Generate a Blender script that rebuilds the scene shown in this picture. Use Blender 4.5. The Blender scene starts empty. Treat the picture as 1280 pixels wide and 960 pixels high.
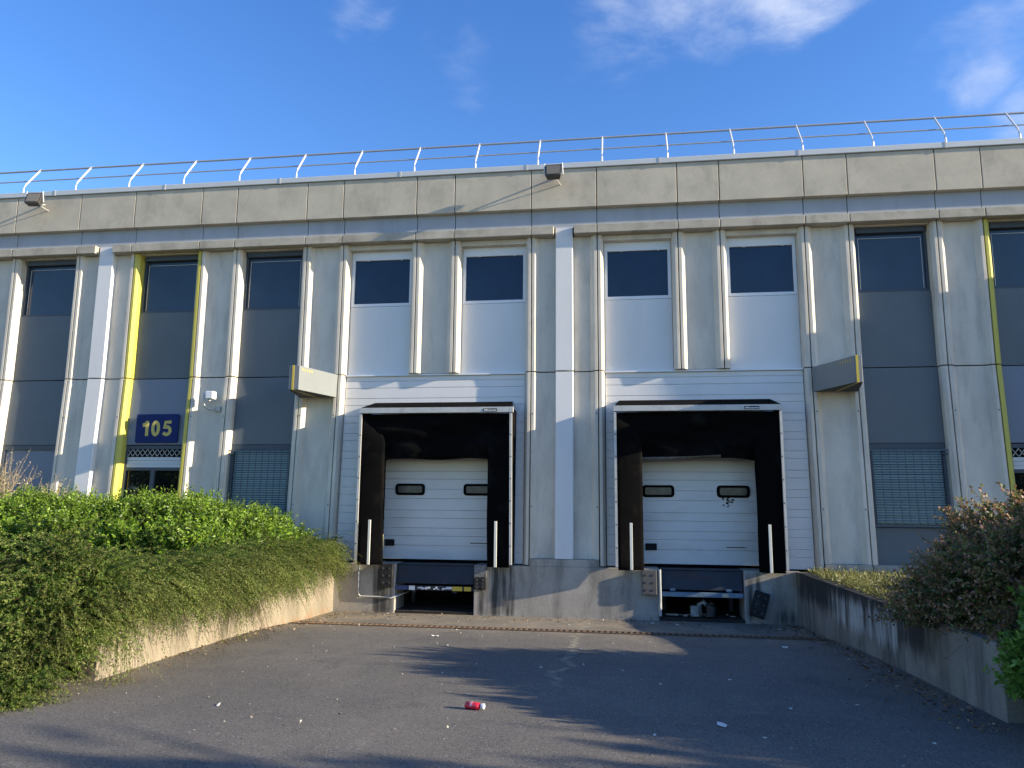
import bpy, bmesh, math, random
import numpy as np
from mathutils import Vector, Matrix
random.seed(7); rng = np.random.default_rng(7)
SC = bpy.context.scene; COL = SC.collection

# ------------------------------------------------------------------ camera
F, YAW, PIT, ROL = 950.4, -.1441, .1556, .0088
cam = bpy.data.objects.new('camera', bpy.data.cameras.new('camera')); COL.objects.link(cam)
cy, sy, cp, sp, cr, sr = math.cos(YAW), math.sin(YAW), math.cos(PIT), math.sin(PIT), math.cos(ROL), math.sin(ROL)
fw = Vector((sy*cp, cy*cp, sp)); r0 = Vector((cy, -sy, 0)); u0 = r0.cross(fw)
rr, uu = r0*cr + u0*sr, -r0*sr + u0*cr
M = Matrix((rr, uu, -fw)).transposed().to_4x4(); M.translation = Vector((1.912, -16.0, 1.263))
cam.matrix_world = M
cam.data.sensor_width = 36; cam.data.lens = 36*F/1280; cam.data.clip_end = 2000; cam.data.clip_start = .05
SC.camera = cam

# ------------------------------------------------------------------ sun and sky
EL, AZ = math.radians(16.6), math.radians(6.7)
S = Vector((math.cos(EL)*math.cos(AZ), -math.cos(EL)*math.sin(AZ), math.sin(EL)))
sun = bpy.data.objects.new('sun', bpy.data.lights.new('sun', 'SUN')); COL.objects.link(sun)
sun.data.energy = 4.0; sun.data.angle = math.radians(.5); sun.data.color = (1, .86, .64)
sun.rotation_euler = S.to_track_quat('Z', 'Y').to_euler()
sun.location = S*60
w = bpy.data.worlds.new('World'); SC.world = w; w.use_nodes = True
nt = w.node_tree; N = nt.nodes; L = nt.links; N.clear()
out = N.new('ShaderNodeOutputWorld'); bg = N.new('ShaderNodeBackground'); L.new(bg.outputs[0], out.inputs[0])
sky = N.new('ShaderNodeTexSky'); sky.sky_type = 'NISHITA'; sky.sun_disc = False
sky.sun_elevation = EL; sky.sun_rotation = math.radians(90) + AZ
sky.air_density = 1.15; sky.dust_density = .25; sky.ozone_density = 3.2; sky.altitude = 50
bg.inputs[1].default_value = .10
hsv = N.new('ShaderNodeHueSaturation'); hsv.inputs['Hue'].default_value = .516; hsv.inputs['Saturation'].default_value = 1.24; hsv.inputs['Value'].default_value = 1.04
L.new(sky.outputs[0], hsv.inputs['Color'])
tc = N.new('ShaderNodeTexCoord')
def vdot(v, lo, hi):
    d = N.new('ShaderNodeVectorMath'); d.operation = 'DOT_PRODUCT'; d.inputs[1].default_value = v
    L.new(tc.outputs['Generated'], d.inputs[0])
    m = N.new('ShaderNodeMapRange'); m.interpolation_type = 'SMOOTHSTEP'
    m.inputs['From Min'].default_value = lo; m.inputs['From Max'].default_value = hi
    L.new(d.outputs['Value'], m.inputs['Value']); return m.outputs[0]
acc = None
for v, ang, amt in (((.10, .80, .585), 7, .8), ((.20, .79, .58), 6.5, 1), ((.02, .825, .56), 7, .6), ((-.29, .775, .564), 4, .55),
               ((-.20, .809, .553), 5, .35), ((.36, .79, .50), 6, .55), ((.381, .809, .448), 3, .6), ((-.177, .858, .482), 2.5, .35), ((.43, .81, .40), 3.5, .75)):
    vn = Vector(v).normalized()
    o = vdot(vn, math.cos(math.radians(ang)), 1)
    mm = N.new('ShaderNodeMath'); mm.operation = 'MULTIPLY'; mm.inputs[1].default_value = amt; L.new(o, mm.inputs[0]); o = mm.outputs[0]
    if acc is None: acc = o
    else:
        a = N.new('ShaderNodeMath'); a.operation = 'MAXIMUM'; L.new(acc, a.inputs[0]); L.new(o, a.inputs[1]); acc = a.outputs[0]
mp = N.new('ShaderNodeMapping'); mp.inputs['Scale'].default_value = (4, 5, 9); mp.inputs['Rotation'].default_value = (0, .25, .1); L.new(tc.outputs['Generated'], mp.inputs[0])
nz = N.new('ShaderNodeTexNoise'); nz.inputs['Scale'].default_value = 1.6; nz.inputs['Detail'].default_value = 9; nz.inputs['Roughness'].default_value = .62; nz.inputs['Distortion'].default_value = .25
L.new(mp.outputs[0], nz.inputs['Vector'])
a = N.new('ShaderNodeMath'); a.operation = 'MULTIPLY_ADD'; L.new(acc, a.inputs[0]); a.inputs[1].default_value = .42; L.new(nz.outputs[0], a.inputs[2])
mr = N.new('ShaderNodeMapRange'); mr.interpolation_type = 'SMOOTHSTEP'; mr.inputs['From Min'].default_value = .62; mr.inputs['From Max'].default_value = 1.15
L.new(a.outputs[0], mr.inputs['Value'])
m2 = N.new('ShaderNodeMath'); m2.operation = 'MULTIPLY'; L.new(mr.outputs[0], m2.inputs[0]); L.new(acc, m2.inputs[1])
m3 = N.new('ShaderNodeMath'); m3.operation = 'MULTIPLY'; L.new(m2.outputs[0], m3.inputs[0]); m3.inputs[1].default_value = 1.05; m3.use_clamp = True
mx = N.new('ShaderNodeMix'); mx.data_type = 'RGBA'
L.new(m3.outputs[0], mx.inputs['Factor']); L.new(hsv.outputs[0], mx.inputs['A']); mx.inputs['B'].default_value = (2.9, 3.2, 3.9, 1)
L.new(mx.outputs['Result'], bg.inputs[0])
vs = SC.view_settings; vs.view_transform = 'Standard'; vs.look = 'None'; vs.gamma = 1; vs.use_curve_mapping = False; vs.exposure = 1.5
SC.render.engine = 'CYCLES'

# ------------------------------------------------------------------ helpers
def tag(o, label=None, cat=None, group=None, kind=None):
    for k, v in (('label', label), ('category', cat), ('group', group), ('kind', kind)):
        if v: o[k] = v
    return o
def thing(name, label, cat, loc=(0, 0, 0), group=None):
    o = bpy.data.objects.new(name, None); COL.objects.link(o); o.location = loc; o.empty_display_size = .2
    return tag(o, label, cat, group)
ZM = 4.063
def lean(y, z): return y - .19*(1 - min(max(z, 0), ZM)/ZM)      # the lower storey stands slightly proud
class MB:
    def __init__(s): s.v = []; s.f = []; s.m = []
    def add(s, vs, fs, mi=0):
        b = len(s.v); s.v += [tuple(v) for v in vs]; s.f += [tuple(b+i for i in f) for f in fs]; s.m += [mi]*len(fs); return s
    def box(s, x0, x1, y0, y1, z0, z1, mi=0):
        return s.add([(x, y, z) for x in (x0, x1) for y in (y0, y1) for z in (z0, z1)],
                     [(0, 1, 3, 2), (4, 6, 7, 5), (0, 4, 5, 1), (2, 3, 7, 6), (0, 2, 6, 4), (1, 5, 7, 3)], mi)
    def plan(s, pts, z0, z1, mi=0):          # plan outline (counter-clockwise from above) pulled up from z0 to z1
        n = len(pts)
        return s.add([(x, y, z0) for x, y in pts] + [(x, y, z1) for x, y in pts],
                     [tuple(range(n-1, -1, -1)), tuple(range(n, 2*n))] + [(i, (i+1) % n, n+(i+1) % n, n+i) for i in range(n)], mi)
    def tube(s, pts, r, n=8, mi=0):
        pts = [Vector(p) for p in pts]; rings = []; b = len(s.v)
        for i, p in enumerate(pts):
            t = (pts[min(i+1, len(pts)-1)] - pts[max(i-1, 0)]).normalized()
            a = t.cross(Vector((0, 0, 1)) if abs(t.z) < .9 else Vector((0, 1, 0))).normalized(); c = t.cross(a)
            ri = r[i] if isinstance(r, (list, tuple)) else r
            s.v += [tuple(p + a*math.cos(2*math.pi*k/n)*ri + c*math.sin(2*math.pi*k/n)*ri) for k in range(n)]
        for i in range(len(pts)-1):
            for k in range(n):
                s.f.append((b+i*n+k, b+i*n+(k+1) % n, b+(i+1)*n+(k+1) % n, b+(i+1)*n+k)); s.m.append(mi)
        s.f.append(tuple(b+k for k in range(n))); s.m.append(mi)
        e = b+(len(pts)-1)*n; s.f.append(tuple(e+n-1-k for k in range(n))); s.m.append(mi)
        return s
    def lean(s): s.v = [(x, lean(y, z), z) for x, y, z in s.v]; return s
    def build(s, name, mats, parent=None, label=None, smooth=False, bevel=0, offset=None, fix=True):
        me = bpy.data.meshes.new(name)
        vs = s.v if offset is None else [(x-offset[0], y-offset[1], z-offset[2]) for x, y, z in s.v]
        me.from_pydata(vs, [], s.f); me.update()
        mats = mats if isinstance(mats, (list, tuple)) else [mats]
        for m in mats: me.materials.append(m)
        me.polygons.foreach_set('material_index', s.m)
        if fix:
            bm = bmesh.new(); bm.from_mesh(me); bmesh.ops.recalc_face_normals(bm, faces=bm.faces); bm.to_mesh(me); bm.free()
        if smooth: me.polygons.foreach_set('use_smooth', [True]*len(me.polygons))
        o = bpy.data.objects.new(name, me); COL.objects.link(o)
        if parent is not None: o.parent = parent
        elif offset is not None: o.location = offset
        if bevel:
            md = o.modifiers.new('bevel', 'BEVEL'); md.width = bevel; md.segments = 2; md.limit_method = 'ANGLE'
        if label: o['label'] = label
        return o
def copy_tree(o, parent=None):
    c = o.copy(); COL.objects.link(c); c.parent = parent
    for ch in [x for x in COL.objects if x.parent is o]: copy_tree(ch, c)
    return c

# ------------------------------------------------------------------ materials
def mat(name, col, rough=.7, metal=0, var=.0, vscale=2.0, stretch=(1, 1, 1), stain=0, stain_col=(.02, .02, .018), stain_scale=1.2, stain_stretch=(1, 1, .18),
        stain_lo=.5, bump=0, bump_scale=60, spec=.5, coords='Object', fine=0):
    m = bpy.data.materials.new(name); m.use_nodes = True; t = m.node_tree; n = t.nodes; l = t.links
    p = n['Principled BSDF']; p.inputs['Roughness'].default_value = rough; p.inputs['Metallic'].default_value = metal
    p.inputs['Specular IOR Level'].default_value = spec
    p.inputs['Base Color'].default_value = (*col, 1)
    g = n.new('ShaderNodeNewGeometry')
    def noise(scale, st, detail=6, rough_=.6):
        mp = n.new('ShaderNodeMapping'); mp.inputs['Scale'].default_value = st; l.new(g.outputs['Position'], mp.inputs[0])
        z = n.new('ShaderNodeTexNoise'); z.inputs['Scale'].default_value = scale; z.inputs['Detail'].default_value = detail; z.inputs['Roughness'].default_value = rough_
        l.new(mp.outputs[0], z.inputs['Vector']); return z.outputs[0]
    c = None
    if var:
        z = noise(vscale, stretch)
        r = n.new('ShaderNodeMapRange'); r.inputs['From Min'].default_value = .25; r.inputs['From Max'].default_value = .75
        r.inputs['To Min'].default_value = 1-var; r.inputs['To Max'].default_value = 1+var; l.new(z, r.inputs['Value'])
        k = n.new('ShaderNodeVectorMath'); k.operation = 'SCALE'; k.inputs[0].default_value = col; l.new(r.outputs[0], k.inputs['Scale']); c = k.outputs[0]
    if fine:
        z = noise(bump_scale*1.5, (1, 1, 1), 2)
        r = n.new('ShaderNodeMapRange'); r.inputs['From Min'].default_value = .3; r.inputs['From Max'].default_value = .7
        r.inputs['To Min'].default_value = 1-fine; r.inputs['To Max'].default_value = 1+fine; l.new(z, r.inputs['Value'])
        k = n.new('ShaderNodeVectorMath'); k.operation = 'SCALE'; l.new(r.outputs[0], k.inputs['Scale'])
        if c: l.new(c, k.inputs[0])
        else: k.inputs[0].default_value = col
        c = k.outputs[0]
    if stain:
        z = noise(stain_scale, stain_stretch, 8, .65)
        r = n.new('ShaderNodeMapRange'); r.inputs['From Min'].default_value = stain_lo; r.inputs['From Max'].default_value = stain_lo+.22
        r.inputs['To Max'].default_value = stain; l.new(z, r.inputs['Value'])
        k = n.new('ShaderNodeMix'); k.data_type = 'RGBA'; l.new(r.outputs[0], k.inputs['Factor'])
        if c: l.new(c, k.inputs['A'])
        else: k.inputs['A'].default_value = (*col, 1)
        k.inputs['B'].default_value = (*stain_col, 1); c = k.outputs['Result']
    if c: l.new(c, p.inputs['Base Color'])
    if bump:
        z = noise(bump_scale, (1, 1, 1), 4)
        b = n.new('ShaderNodeBump'); b.inputs['Strength'].default_value = bump*.4; b.inputs['Distance'].default_value = .006
        l.new(z, b.inputs['Height']); l.new(b.outputs[0], p.inputs['Normal'])
    return m
def extra_stain(m, boxes, col, streak=(7, 7, .5), lo=.42, amt=.9):
    """dirt with a place of its own: (x0, x1, z0, z1) patches of streaks"""
    t = m.node_tree; n = t.nodes; l = t.links; p = n['Principled BSDF']; src = p.inputs['Base Color'].links[0].from_socket
    g = n.new('ShaderNodeNewGeometry'); sp = n.new('ShaderNodeSeparateXYZ'); l.new(g.outputs['Position'], sp.inputs[0])
    mp = n.new('ShaderNodeMapping'); mp.inputs['Scale'].default_value = streak; l.new(g.outputs['Position'], mp.inputs[0])
    z = n.new('ShaderNodeTexNoise'); z.inputs['Scale'].default_value = 1; z.inputs['Detail'].default_value = 7; z.inputs['Roughness'].default_value = .65; l.new(mp.outputs[0], z.inputs['Vector'])
    def M(op, a, b=None, c=None):
        q = n.new('ShaderNodeMath'); q.operation = op
        for i, v in enumerate((a, b, c)):
            if v is None: continue
            if isinstance(v, (int, float)): q.inputs[i].default_value = v
            else: l.new(v, q.inputs[i])
        return q.outputs[0]
    def band(s_, a, b, soft):
        u = n.new('ShaderNodeMapRange'); u.interpolation_type = 'SMOOTHSTEP'; l.new(s_, u.inputs['Value']); u.inputs['From Min'].default_value = a-soft; u.inputs['From Max'].default_value = a+soft
        v = n.new('ShaderNodeMapRange'); v.interpolation_type = 'SMOOTHSTEP'; l.new(s_, v.inputs['Value']); v.inputs['From Min'].default_value = b+soft; v.inputs['From Max'].default_value = b-soft
        return M('MULTIPLY', u.outputs[0], v.outputs[0])
    acc = None
    for ax, x0, x1, z0, z1, soft in boxes:
        b = M('MULTIPLY', band(sp.outputs[ax], x0, x1, soft), band(sp.outputs['Z'], z0, z1, .2))
        acc = b if acc is None else M('MAXIMUM', acc, b)
    v = M('ADD', z.outputs[0], M('MULTIPLY', acc, .28))
    r = n.new('ShaderNodeMapRange'); r.inputs['From Min'].default_value = lo+.22; r.inputs['From Max'].default_value = lo+.42; r.inputs['To Max'].default_value = amt; l.new(v, r.inputs['Value'])
    f = M('MULTIPLY', r.outputs[0], acc)
    k = n.new('ShaderNodeMix'); k.data_type = 'RGBA'; l.new(f, k.inputs['Factor']); l.new(src, k.inputs['A']); k.inputs['B'].default_value = (*col, 1)
    l.new(k.outputs['Result'], p.inputs['Base Color'])
def leafmat(name, c1, c2, c3=None, rough=.45, trans=.25):
    m = bpy.data.materials.new(name); m.use_nodes = True; t = m.node_tree; n = t.nodes; l = t.links
    p = n['Principled BSDF']; p.inputs['Roughness'].default_value = rough; p.inputs['Specular IOR Level'].default_value = .4
    g = n.new('ShaderNodeNewGeometry'); r = n.new('ShaderNodeValToRGB'); l.new(g.outputs['Random Per Island'], r.inputs[0])
    r.color_ramp.elements[0].color = (*c1, 1); r.color_ramp.elements[1].color = (*c2, 1)
    if c3: e = r.color_ramp.elements.new(.82); e.color = (*c2, 1); r.color_ramp.elements[-1].color = (*c3, 1)
    z = n.new('ShaderNodeTexNoise'); z.inputs['Scale'].default_value = 1.7; z.inputs['Detail'].default_value = 4; l.new(g.outputs['Position'], z.inputs['Vector'])
    q = n.new('ShaderNodeMapRange'); q.inputs['From Min'].default_value = .3; q.inputs['From Max'].default_value = .7; q.inputs['To Min'].default_value = .6; q.inputs['To Max'].default_value = 1.35
    l.new(z.outputs[0], q.inputs['Value'])
    k = n.new('ShaderNodeVectorMath'); k.operation = 'SCALE'; l.new(r.outputs[0], k.inputs[0]); l.new(q.outputs[0], k.inputs['Scale'])
    l.new(k.outputs[0], p.inputs['Base Color'])
    tr = n.new('ShaderNodeBsdfTranslucent'); l.new(k.outputs[0], tr.inputs[0])
    mxs = n.new('ShaderNodeMixShader'); mxs.inputs[0].default_value = trans
    l.new(p.outputs[0], mxs.inputs[1]); l.new(tr.outputs[0], mxs.inputs[2]); l.new(mxs.outputs[0], n['Material Output'].inputs[0])
    return m
CONC = mat('concrete', (.61, .565, .485), .85, var=.16, vscale=1.3, stretch=(1, 1, .6), stain=.42, stain_col=(.27, .25, .22), stain_scale=2.2, stain_stretch=(1.6, 1.6, .35), stain_lo=.5, bump=.25, bump_scale=45, fine=.07)
FASC = mat('fascia_concrete', (.49, .445, .36), .9, var=.14, vscale=1.6, stain=.45, stain_col=(.19, .18, .15), stain_scale=1.8, stain_stretch=(1, 1, .7), stain_lo=.52, bump=.4, bump_scale=35, fine=.09)
LEDG = mat('ledge_concrete', (.42, .385, .32), .9, var=.2, vscale=3, stain=.6, stain_col=(.16, .14, .11), stain_scale=2, stain_stretch=(1, 1, 1), stain_lo=.52, bump=.3, bump_scale=35)
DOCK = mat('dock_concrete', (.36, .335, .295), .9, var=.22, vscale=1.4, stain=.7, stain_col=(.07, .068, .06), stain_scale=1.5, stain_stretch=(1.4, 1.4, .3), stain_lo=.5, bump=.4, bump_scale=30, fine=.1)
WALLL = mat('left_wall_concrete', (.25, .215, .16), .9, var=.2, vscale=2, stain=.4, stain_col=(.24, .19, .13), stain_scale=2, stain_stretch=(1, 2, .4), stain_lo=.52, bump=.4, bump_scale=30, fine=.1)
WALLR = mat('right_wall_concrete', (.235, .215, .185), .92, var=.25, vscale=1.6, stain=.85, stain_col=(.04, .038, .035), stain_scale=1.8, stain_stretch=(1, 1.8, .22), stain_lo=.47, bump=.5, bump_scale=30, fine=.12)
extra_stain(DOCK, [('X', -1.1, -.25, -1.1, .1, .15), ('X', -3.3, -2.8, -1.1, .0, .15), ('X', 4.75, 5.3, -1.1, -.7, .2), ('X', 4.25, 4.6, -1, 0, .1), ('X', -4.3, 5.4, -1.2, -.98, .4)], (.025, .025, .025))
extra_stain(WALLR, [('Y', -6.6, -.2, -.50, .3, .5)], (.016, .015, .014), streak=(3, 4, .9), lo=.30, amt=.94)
extra_stain(WALLR, [('Y', -5.6, -2.4, -.62, -.05, .5)], (.50, .49, .46), streak=(5, 8, .7), lo=.44, amt=.85)
extra_stain(WALLL, [('Y', -8, -.2, -1.1, -.78, .3)], (.24, .12, .05), streak=(3, 4, 2), lo=.42, amt=.6)
GREY = mat('slate_panel', (.100, .122, .140), .5, var=.10, vscale=1.2, stain=.3, stain_col=(.14, .15, .155), stain_scale=1.8, stain_stretch=(1.3, 1, .12), stain_lo=.52)
FRIEZE = mat('frieze_paint', (.34, .37, .41), .7, var=.08, vscale=1.5, stain=.3, stain_col=(.2, .2, .2), stain_scale=2.5)
GREYL = mat('pale_slate_panel', (.16, .19, .245), .45, var=.05, vscale=.8)
FRAM = mat('dark_frame', (.045, .06, .08), .45)
WHITEP = mat('white_panel', (.68, .69, .69), .45, var=.04, vscale=.9, stain=.2, stain_col=(.45, .46, .46), stain_scale=1.5, stain_lo=.52)
WHITEF = mat('white_frame', (.72, .75, .78), .4)
PILW = mat('white_pillar_paint', (.70, .70, .70), .55, var=.05, vscale=2, stretch=(1, 1, .3), stain=.2, stain_col=(.45, .45, .42), stain_scale=2)
YELL = mat('yellow_paint', (.52, .47, .085), .55, var=.06, stain=.3, stain_col=(.35, .32, .12), stain_scale=2)
BLACK = mat('void_black', (.006, .006, .007), .9)
def glass(name, col=(.010, .024, .055), rough=.03, spec=.5):
    m = mat(name, col, rough, spec=spec, var=.3, vscale=.8, bump=.05, bump_scale=1.2); return m  # base colour varies to imitate uneven reflections
GLASS = glass('window_glass'); GLASSG = glass('sky_reflection_glass', (.026, .042, .068)); GLASSD = glass('door_glass', (.006, .008, .008), .02)  # GLASSG: reflected sky is painted into the lighter blue base colour
SIDING = mat('white_siding', (.71, .70, .69), .4, var=.04, vscale=1.2, stain=.22, stain_col=(.42, .42, .42), stain_scale=1.4, stain_stretch=(1, 1, .3), stain_lo=.5)
DOORW = mat('dock_door_white', (.66, .67, .67), .45, var=.06, vscale=1.2, stain=.35, stain_col=(.36, .36, .34), stain_scale=2.2, stain_stretch=(.35, 1, 1), stain_lo=.5)
RUBBER = mat('black_rubber', (.0032, .0032, .0037), .95, spec=.05, var=.25, vscale=2.5, stain=.5, stain_col=(.022, .021, .020), stain_scale=1.6, stain_stretch=(1, 1, 1), stain_lo=.53)
RUBD = mat('worn_rubber', (.008, .008, .009), .8, var=.3, vscale=4, stain=.5, stain_col=(.09, .09, .085), stain_scale=9, stain_stretch=(1, 1, 1), stain_lo=.52, bump=.5, bump_scale=20)
ALU = mat('aluminium', (.50, .50, .49), .5, metal=.3, var=.15, vscale=4, stain=.5, stain_col=(.25, .24, .22), stain_scale=5, stain_stretch=(1, 1, .6), stain_lo=.52)
ALUW = mat('galvanised_rail', (.62, .62, .62), .5, metal=.2)
LIGHTM = mat('coping_metal', (.55, .57, .58), .5, metal=.1, var=.05)
STEEL = mat('leveller_steel', (.022, .029, .043), .55, metal=.3, var=.3, vscale=3, stain=.7, stain_col=(.07, .028, .015), stain_scale=1.7, stain_stretch=(1, 1, 2.2), stain_lo=.55)
STEELB = mat('bent_blue_steel', (.15, .22, .30), .5, metal=.2, var=.25, vscale=6, stain=.8, stain_col=(.03, .03, .03), stain_scale=9, stain_stretch=(1, 1, 1), stain_lo=.56)
BLUE = mat('sign_blue', (.006, .022, .115), .6, spec=.2); GOLD = mat('sign_gold', (.56, .46, .14), .6, spec=.2)
RUST = mat('rusty_grate', (.15, .095, .058), .85, var=.4, vscale=9)
PIPEW = mat('grey_pvc', (.42, .43, .42), .5)
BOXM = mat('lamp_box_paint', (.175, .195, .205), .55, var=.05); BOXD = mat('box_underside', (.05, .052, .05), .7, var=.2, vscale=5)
BLIND = mat('blind_blue', (.22, .33, .36), .5); GRIL = mat('grille_steel', (.07, .11, .14), .5)
YEL2 = mat('yellow_strip', (.55, .42, .05), .5)
WSTRIP = mat('white_guide_strip', (.68, .68, .62), .5, stain=.5, stain_col=(.2, .19, .17), stain_scale=9, stain_lo=.56)

# ------------------------------------------------------------------ ground
GP = [(3, -1.0), (-.3, -1.0), (-1.5, -.955), (-2.5, -.9), (-3.3, -.83), (-4.5, -.775), (-6, -.73), (-8, -.69), (-10, -.6), (-12, -.5), (-16, -.3), (-22, -.12), (-30, 0), (-260, 0)]
def gz(y):
    for (a, za), (b, zb) in zip(GP, GP[1:]):
        if a >= y >= b: return za + (zb-za)*(a-y)/(a-b)
    return 0
mb = MB(); xs = [-260, -60, -30, -14, -8, -4, 0, 4, 8, 14, 30, 60, 260]
for j, (y, z) in enumerate(GP):
    mb.v += [(x, y, z) for x in xs]
for j in range(len(GP)-1):
    for i in range(len(xs)-1):
        a = j*len(xs)+i; mb.f.append((a, a+1, a+1+len(xs), a+len(xs))); mb.m.append(0)
ASPH = bpy.data.materials.new('asphalt'); ASPH.use_nodes = True
t = ASPH.node_tree; n = t.nodes; l = t.links; p = n['Principled BSDF']; p.inputs['Roughness'].default_value = .88; p.inputs['Specular IOR Level'].default_value = .3
g = n.new('ShaderNodeNewGeometry')
def nn(scale, detail=4, rough=.6, st=(1, 1, 1)):
    mp = n.new('ShaderNodeMapping'); mp.inputs['Scale'].default_value = st; l.new(g.outputs['Position'], mp.inputs[0])
    z = n.new('ShaderNodeTexNoise'); z.inputs['Scale'].default_value = scale; z.inputs['Detail'].default_value = detail; z.inputs['Roughness'].default_value = rough
    l.new(mp.outputs[0], z.inputs['Vector']); return z.outputs[0]
def mrange(v, a, b, c, d):
    r = n.new('ShaderNodeMapRange'); l.new(v, r.inputs['Value'])
    for k, q in zip(('From Min', 'From Max', 'To Min', 'To Max'), (a, b, c, d)): r.inputs[k].default_value = q
    return r.outputs[0]
def cmix(f, a, b):
    k = n.new('ShaderNodeMix'); k.data_type = 'RGBA'
    l.new(f, k.inputs['Factor'])
    for s_, v in (('A', a), ('B', b)):
        if isinstance(v, tuple): k.inputs[s_].default_value = (*v, 1)
        else: l.new(v, k.inputs[s_])
    return k.outputs['Result']
base = cmix(mrange(nn(.55, 5), .3, .7, 0, 1), (.074, .068, .061), (.138, .124, .105))
sepx = n.new('ShaderNodeSeparateXYZ'); l.new(g.outputs['Position'], sepx.inputs[0])
# dusty strip by the drain, coloured paler and warmer to imitate sunlight on it
dust_sun = mrange(sepx.outputs['Y'], -4.2, -2.2, 0, 1)
mul = n.new('ShaderNodeMath'); mul.operation = 'MULTIPLY'; l.new(dust_sun, mul.inputs[0]); l.new(mrange(nn(1.3, 6, .7), .35, .65, .25, 1), mul.inputs[1])
base = cmix(mul.outputs[0], base, (.33, .27, .185))
base = cmix(mrange(nn(.9, 7, .7, (1.6, .5, 1)), .52, .68, 0, .5), base, (.055, .055, .056))
base = cmix(mrange(nn(2.3, 7, .75), .56, .72, 0, .65), base, (.19, .175, .145))
base = cmix(mrange(nn(.8, 4, .6, (1.4, 1.0, 1)), .60, .66, 0, .45), base, (.04, .04, .041))
speck = mrange(nn(75, 2, .5), .60, .70, 0, 1)
base = cmix(mrange(nn(55, 2, .5), .25, .75, 0, .55), base, (.21, .20, .18))
sp2 = n.new('ShaderNodeMath'); sp2.operation = 'MULTIPLY'; l.new(speck, sp2.inputs[0]); sp2.inputs[1].default_value = .75
base = cmix(mrange(nn(38, 2, .5), .56, .70, 0, .8), base, (.045, .045, .047))
base = cmix(sp2.outputs[0], base, (.40, .385, .35))
# meandering crack down the ramp
cx_ = n.new('ShaderNodeMath'); cx_.operation = 'MULTIPLY_ADD'; l.new(nn(1.1, 5, .7, (0, 1, 0)), cx_.inputs[0]); cx_.inputs[1].default_value = -1.1; l.new(sepx.outputs['X'], cx_.inputs[2])
ab = n.new('ShaderNodeMath'); ab.operation = 'ADD'; l.new(cx_.outputs[0], ab.inputs[0]); ab.inputs[1].default_value = -.62
ab2 = n.new('ShaderNodeMath'); ab2.operation = 'ABSOLUTE'; l.new(ab.outputs[0], ab2.inputs[0])
crk = mrange(ab2.outputs[0], .02, .07, 1, 0)
lim = mrange(sepx.outputs['Y'], -7.6, -7.0, 0, 1)
c1 = n.new('ShaderNodeMath'); c1.operation = 'MULTIPLY'; l.new(crk, c1.inputs[0]); l.new(lim, c1.inputs[1])
c2 = n.new('ShaderNodeMath'); c2.operation = 'MULTIPLY'; l.new(c1.outputs[0], c2.inputs[0]); l.new(mrange(nn(9, 3), .42, .55, .1, .9), c2.inputs[1])
base = cmix(c2.outputs[0], base, (.30, .27, .2))
l.new(base, p.inputs['Base Color'])
b = n.new('ShaderNodeBump'); b.inputs['Strength'].default_value = .35; b.inputs['Distance'].default_value = .008; l.new(nn(65, 3, .6), b.inputs['Height']); l.new(b.outputs[0], p.inputs['Normal'])
tag(mb.build('ground', ASPH, fix=False), kind='structure')
SOIL = mat('soil', (.10, .075, .05), .95, var=.4, vscale=3, bump=.8, bump_scale=20, fine=.3)
# planting beds (real raised ground behind the low walls)
def bed(x0, x1, xf):      # xf: x of the wall line as function of y
    mb = MB(); ys = [3.0, -.2, -2, -4, -6, -7.9, -8.6, -9.3, -10.2]; zz = [-.06, -.06, -.06, -.06, -.06, -.06, -.35, -.6, gz(-10.2)-.05]
    for y, z in zip(ys, zz):
        for k in range(7):
            x = xf(y) + (x1-xf(y))*k/6
            mb.v.append((x, y, z + (.0 if k == 0 else .04*math.sin(3*x+2*y))))
    for j in range(len(ys)-1):
        for i in range(6):
            a = j*7+i; mb.f.append((a, a+1, a+8, a+7)); mb.m.append(0)
    return mb
XL = lambda y: -4.13 + .33*min(max((-.35-y)/7.55, 0), 1)      # face of the left wall
XR = lambda y: 5.22 + .16*min(max((-.3-y)/7.8, 0), 1)
tag(bed(0, -40, lambda y: XL(y)-.1).build('planting_bed_ground', SOIL, fix=False), kind='structure')
tag(bed(0, 40, lambda y: XR(y)+.1).build('planting_bed_ground', SOIL, fix=False), kind='structure')

# retaining walls
def wall(XF, side, y1, m, name, label):
    mb = MB(); ys = np.linspace(-.22, y1, 14); th = .22*side
    for a, b_ in zip(ys, ys[1:]):
        pass
    n_ = len(ys)
    for y in ys:
        wob = .006*math.sin(5*y)
        mb.v += [(XF(y), y, gz(y)-.3), (XF(y), y, .0+wob), (XF(y)+th, y, wob), (XF(y)+th, y, gz(y)-.3)]
    for j in range(n_-1):
        for k in range(3):
            a = j*4+k; mb.f.append((a, a+1, a+5, a+4)); mb.m.append(0)
    mb.f += [(0, 1, 2, 3), tuple(4*(n_-1)+i for i in (3, 2, 1, 0))]; mb.m += [0, 0]
    return tag(mb.build(name, m, bevel=.012), label, 'retaining wall')
wall(XL, -1, -8.05, WALLL, 'retaining_wall', 'sunlit low concrete wall under the trailing shrub on the left of the ramp')
wall(XR, 1, -8.05, WALLR, 'retaining_wall', 'dark stained low concrete wall in shade on the right of the ramp')

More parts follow.
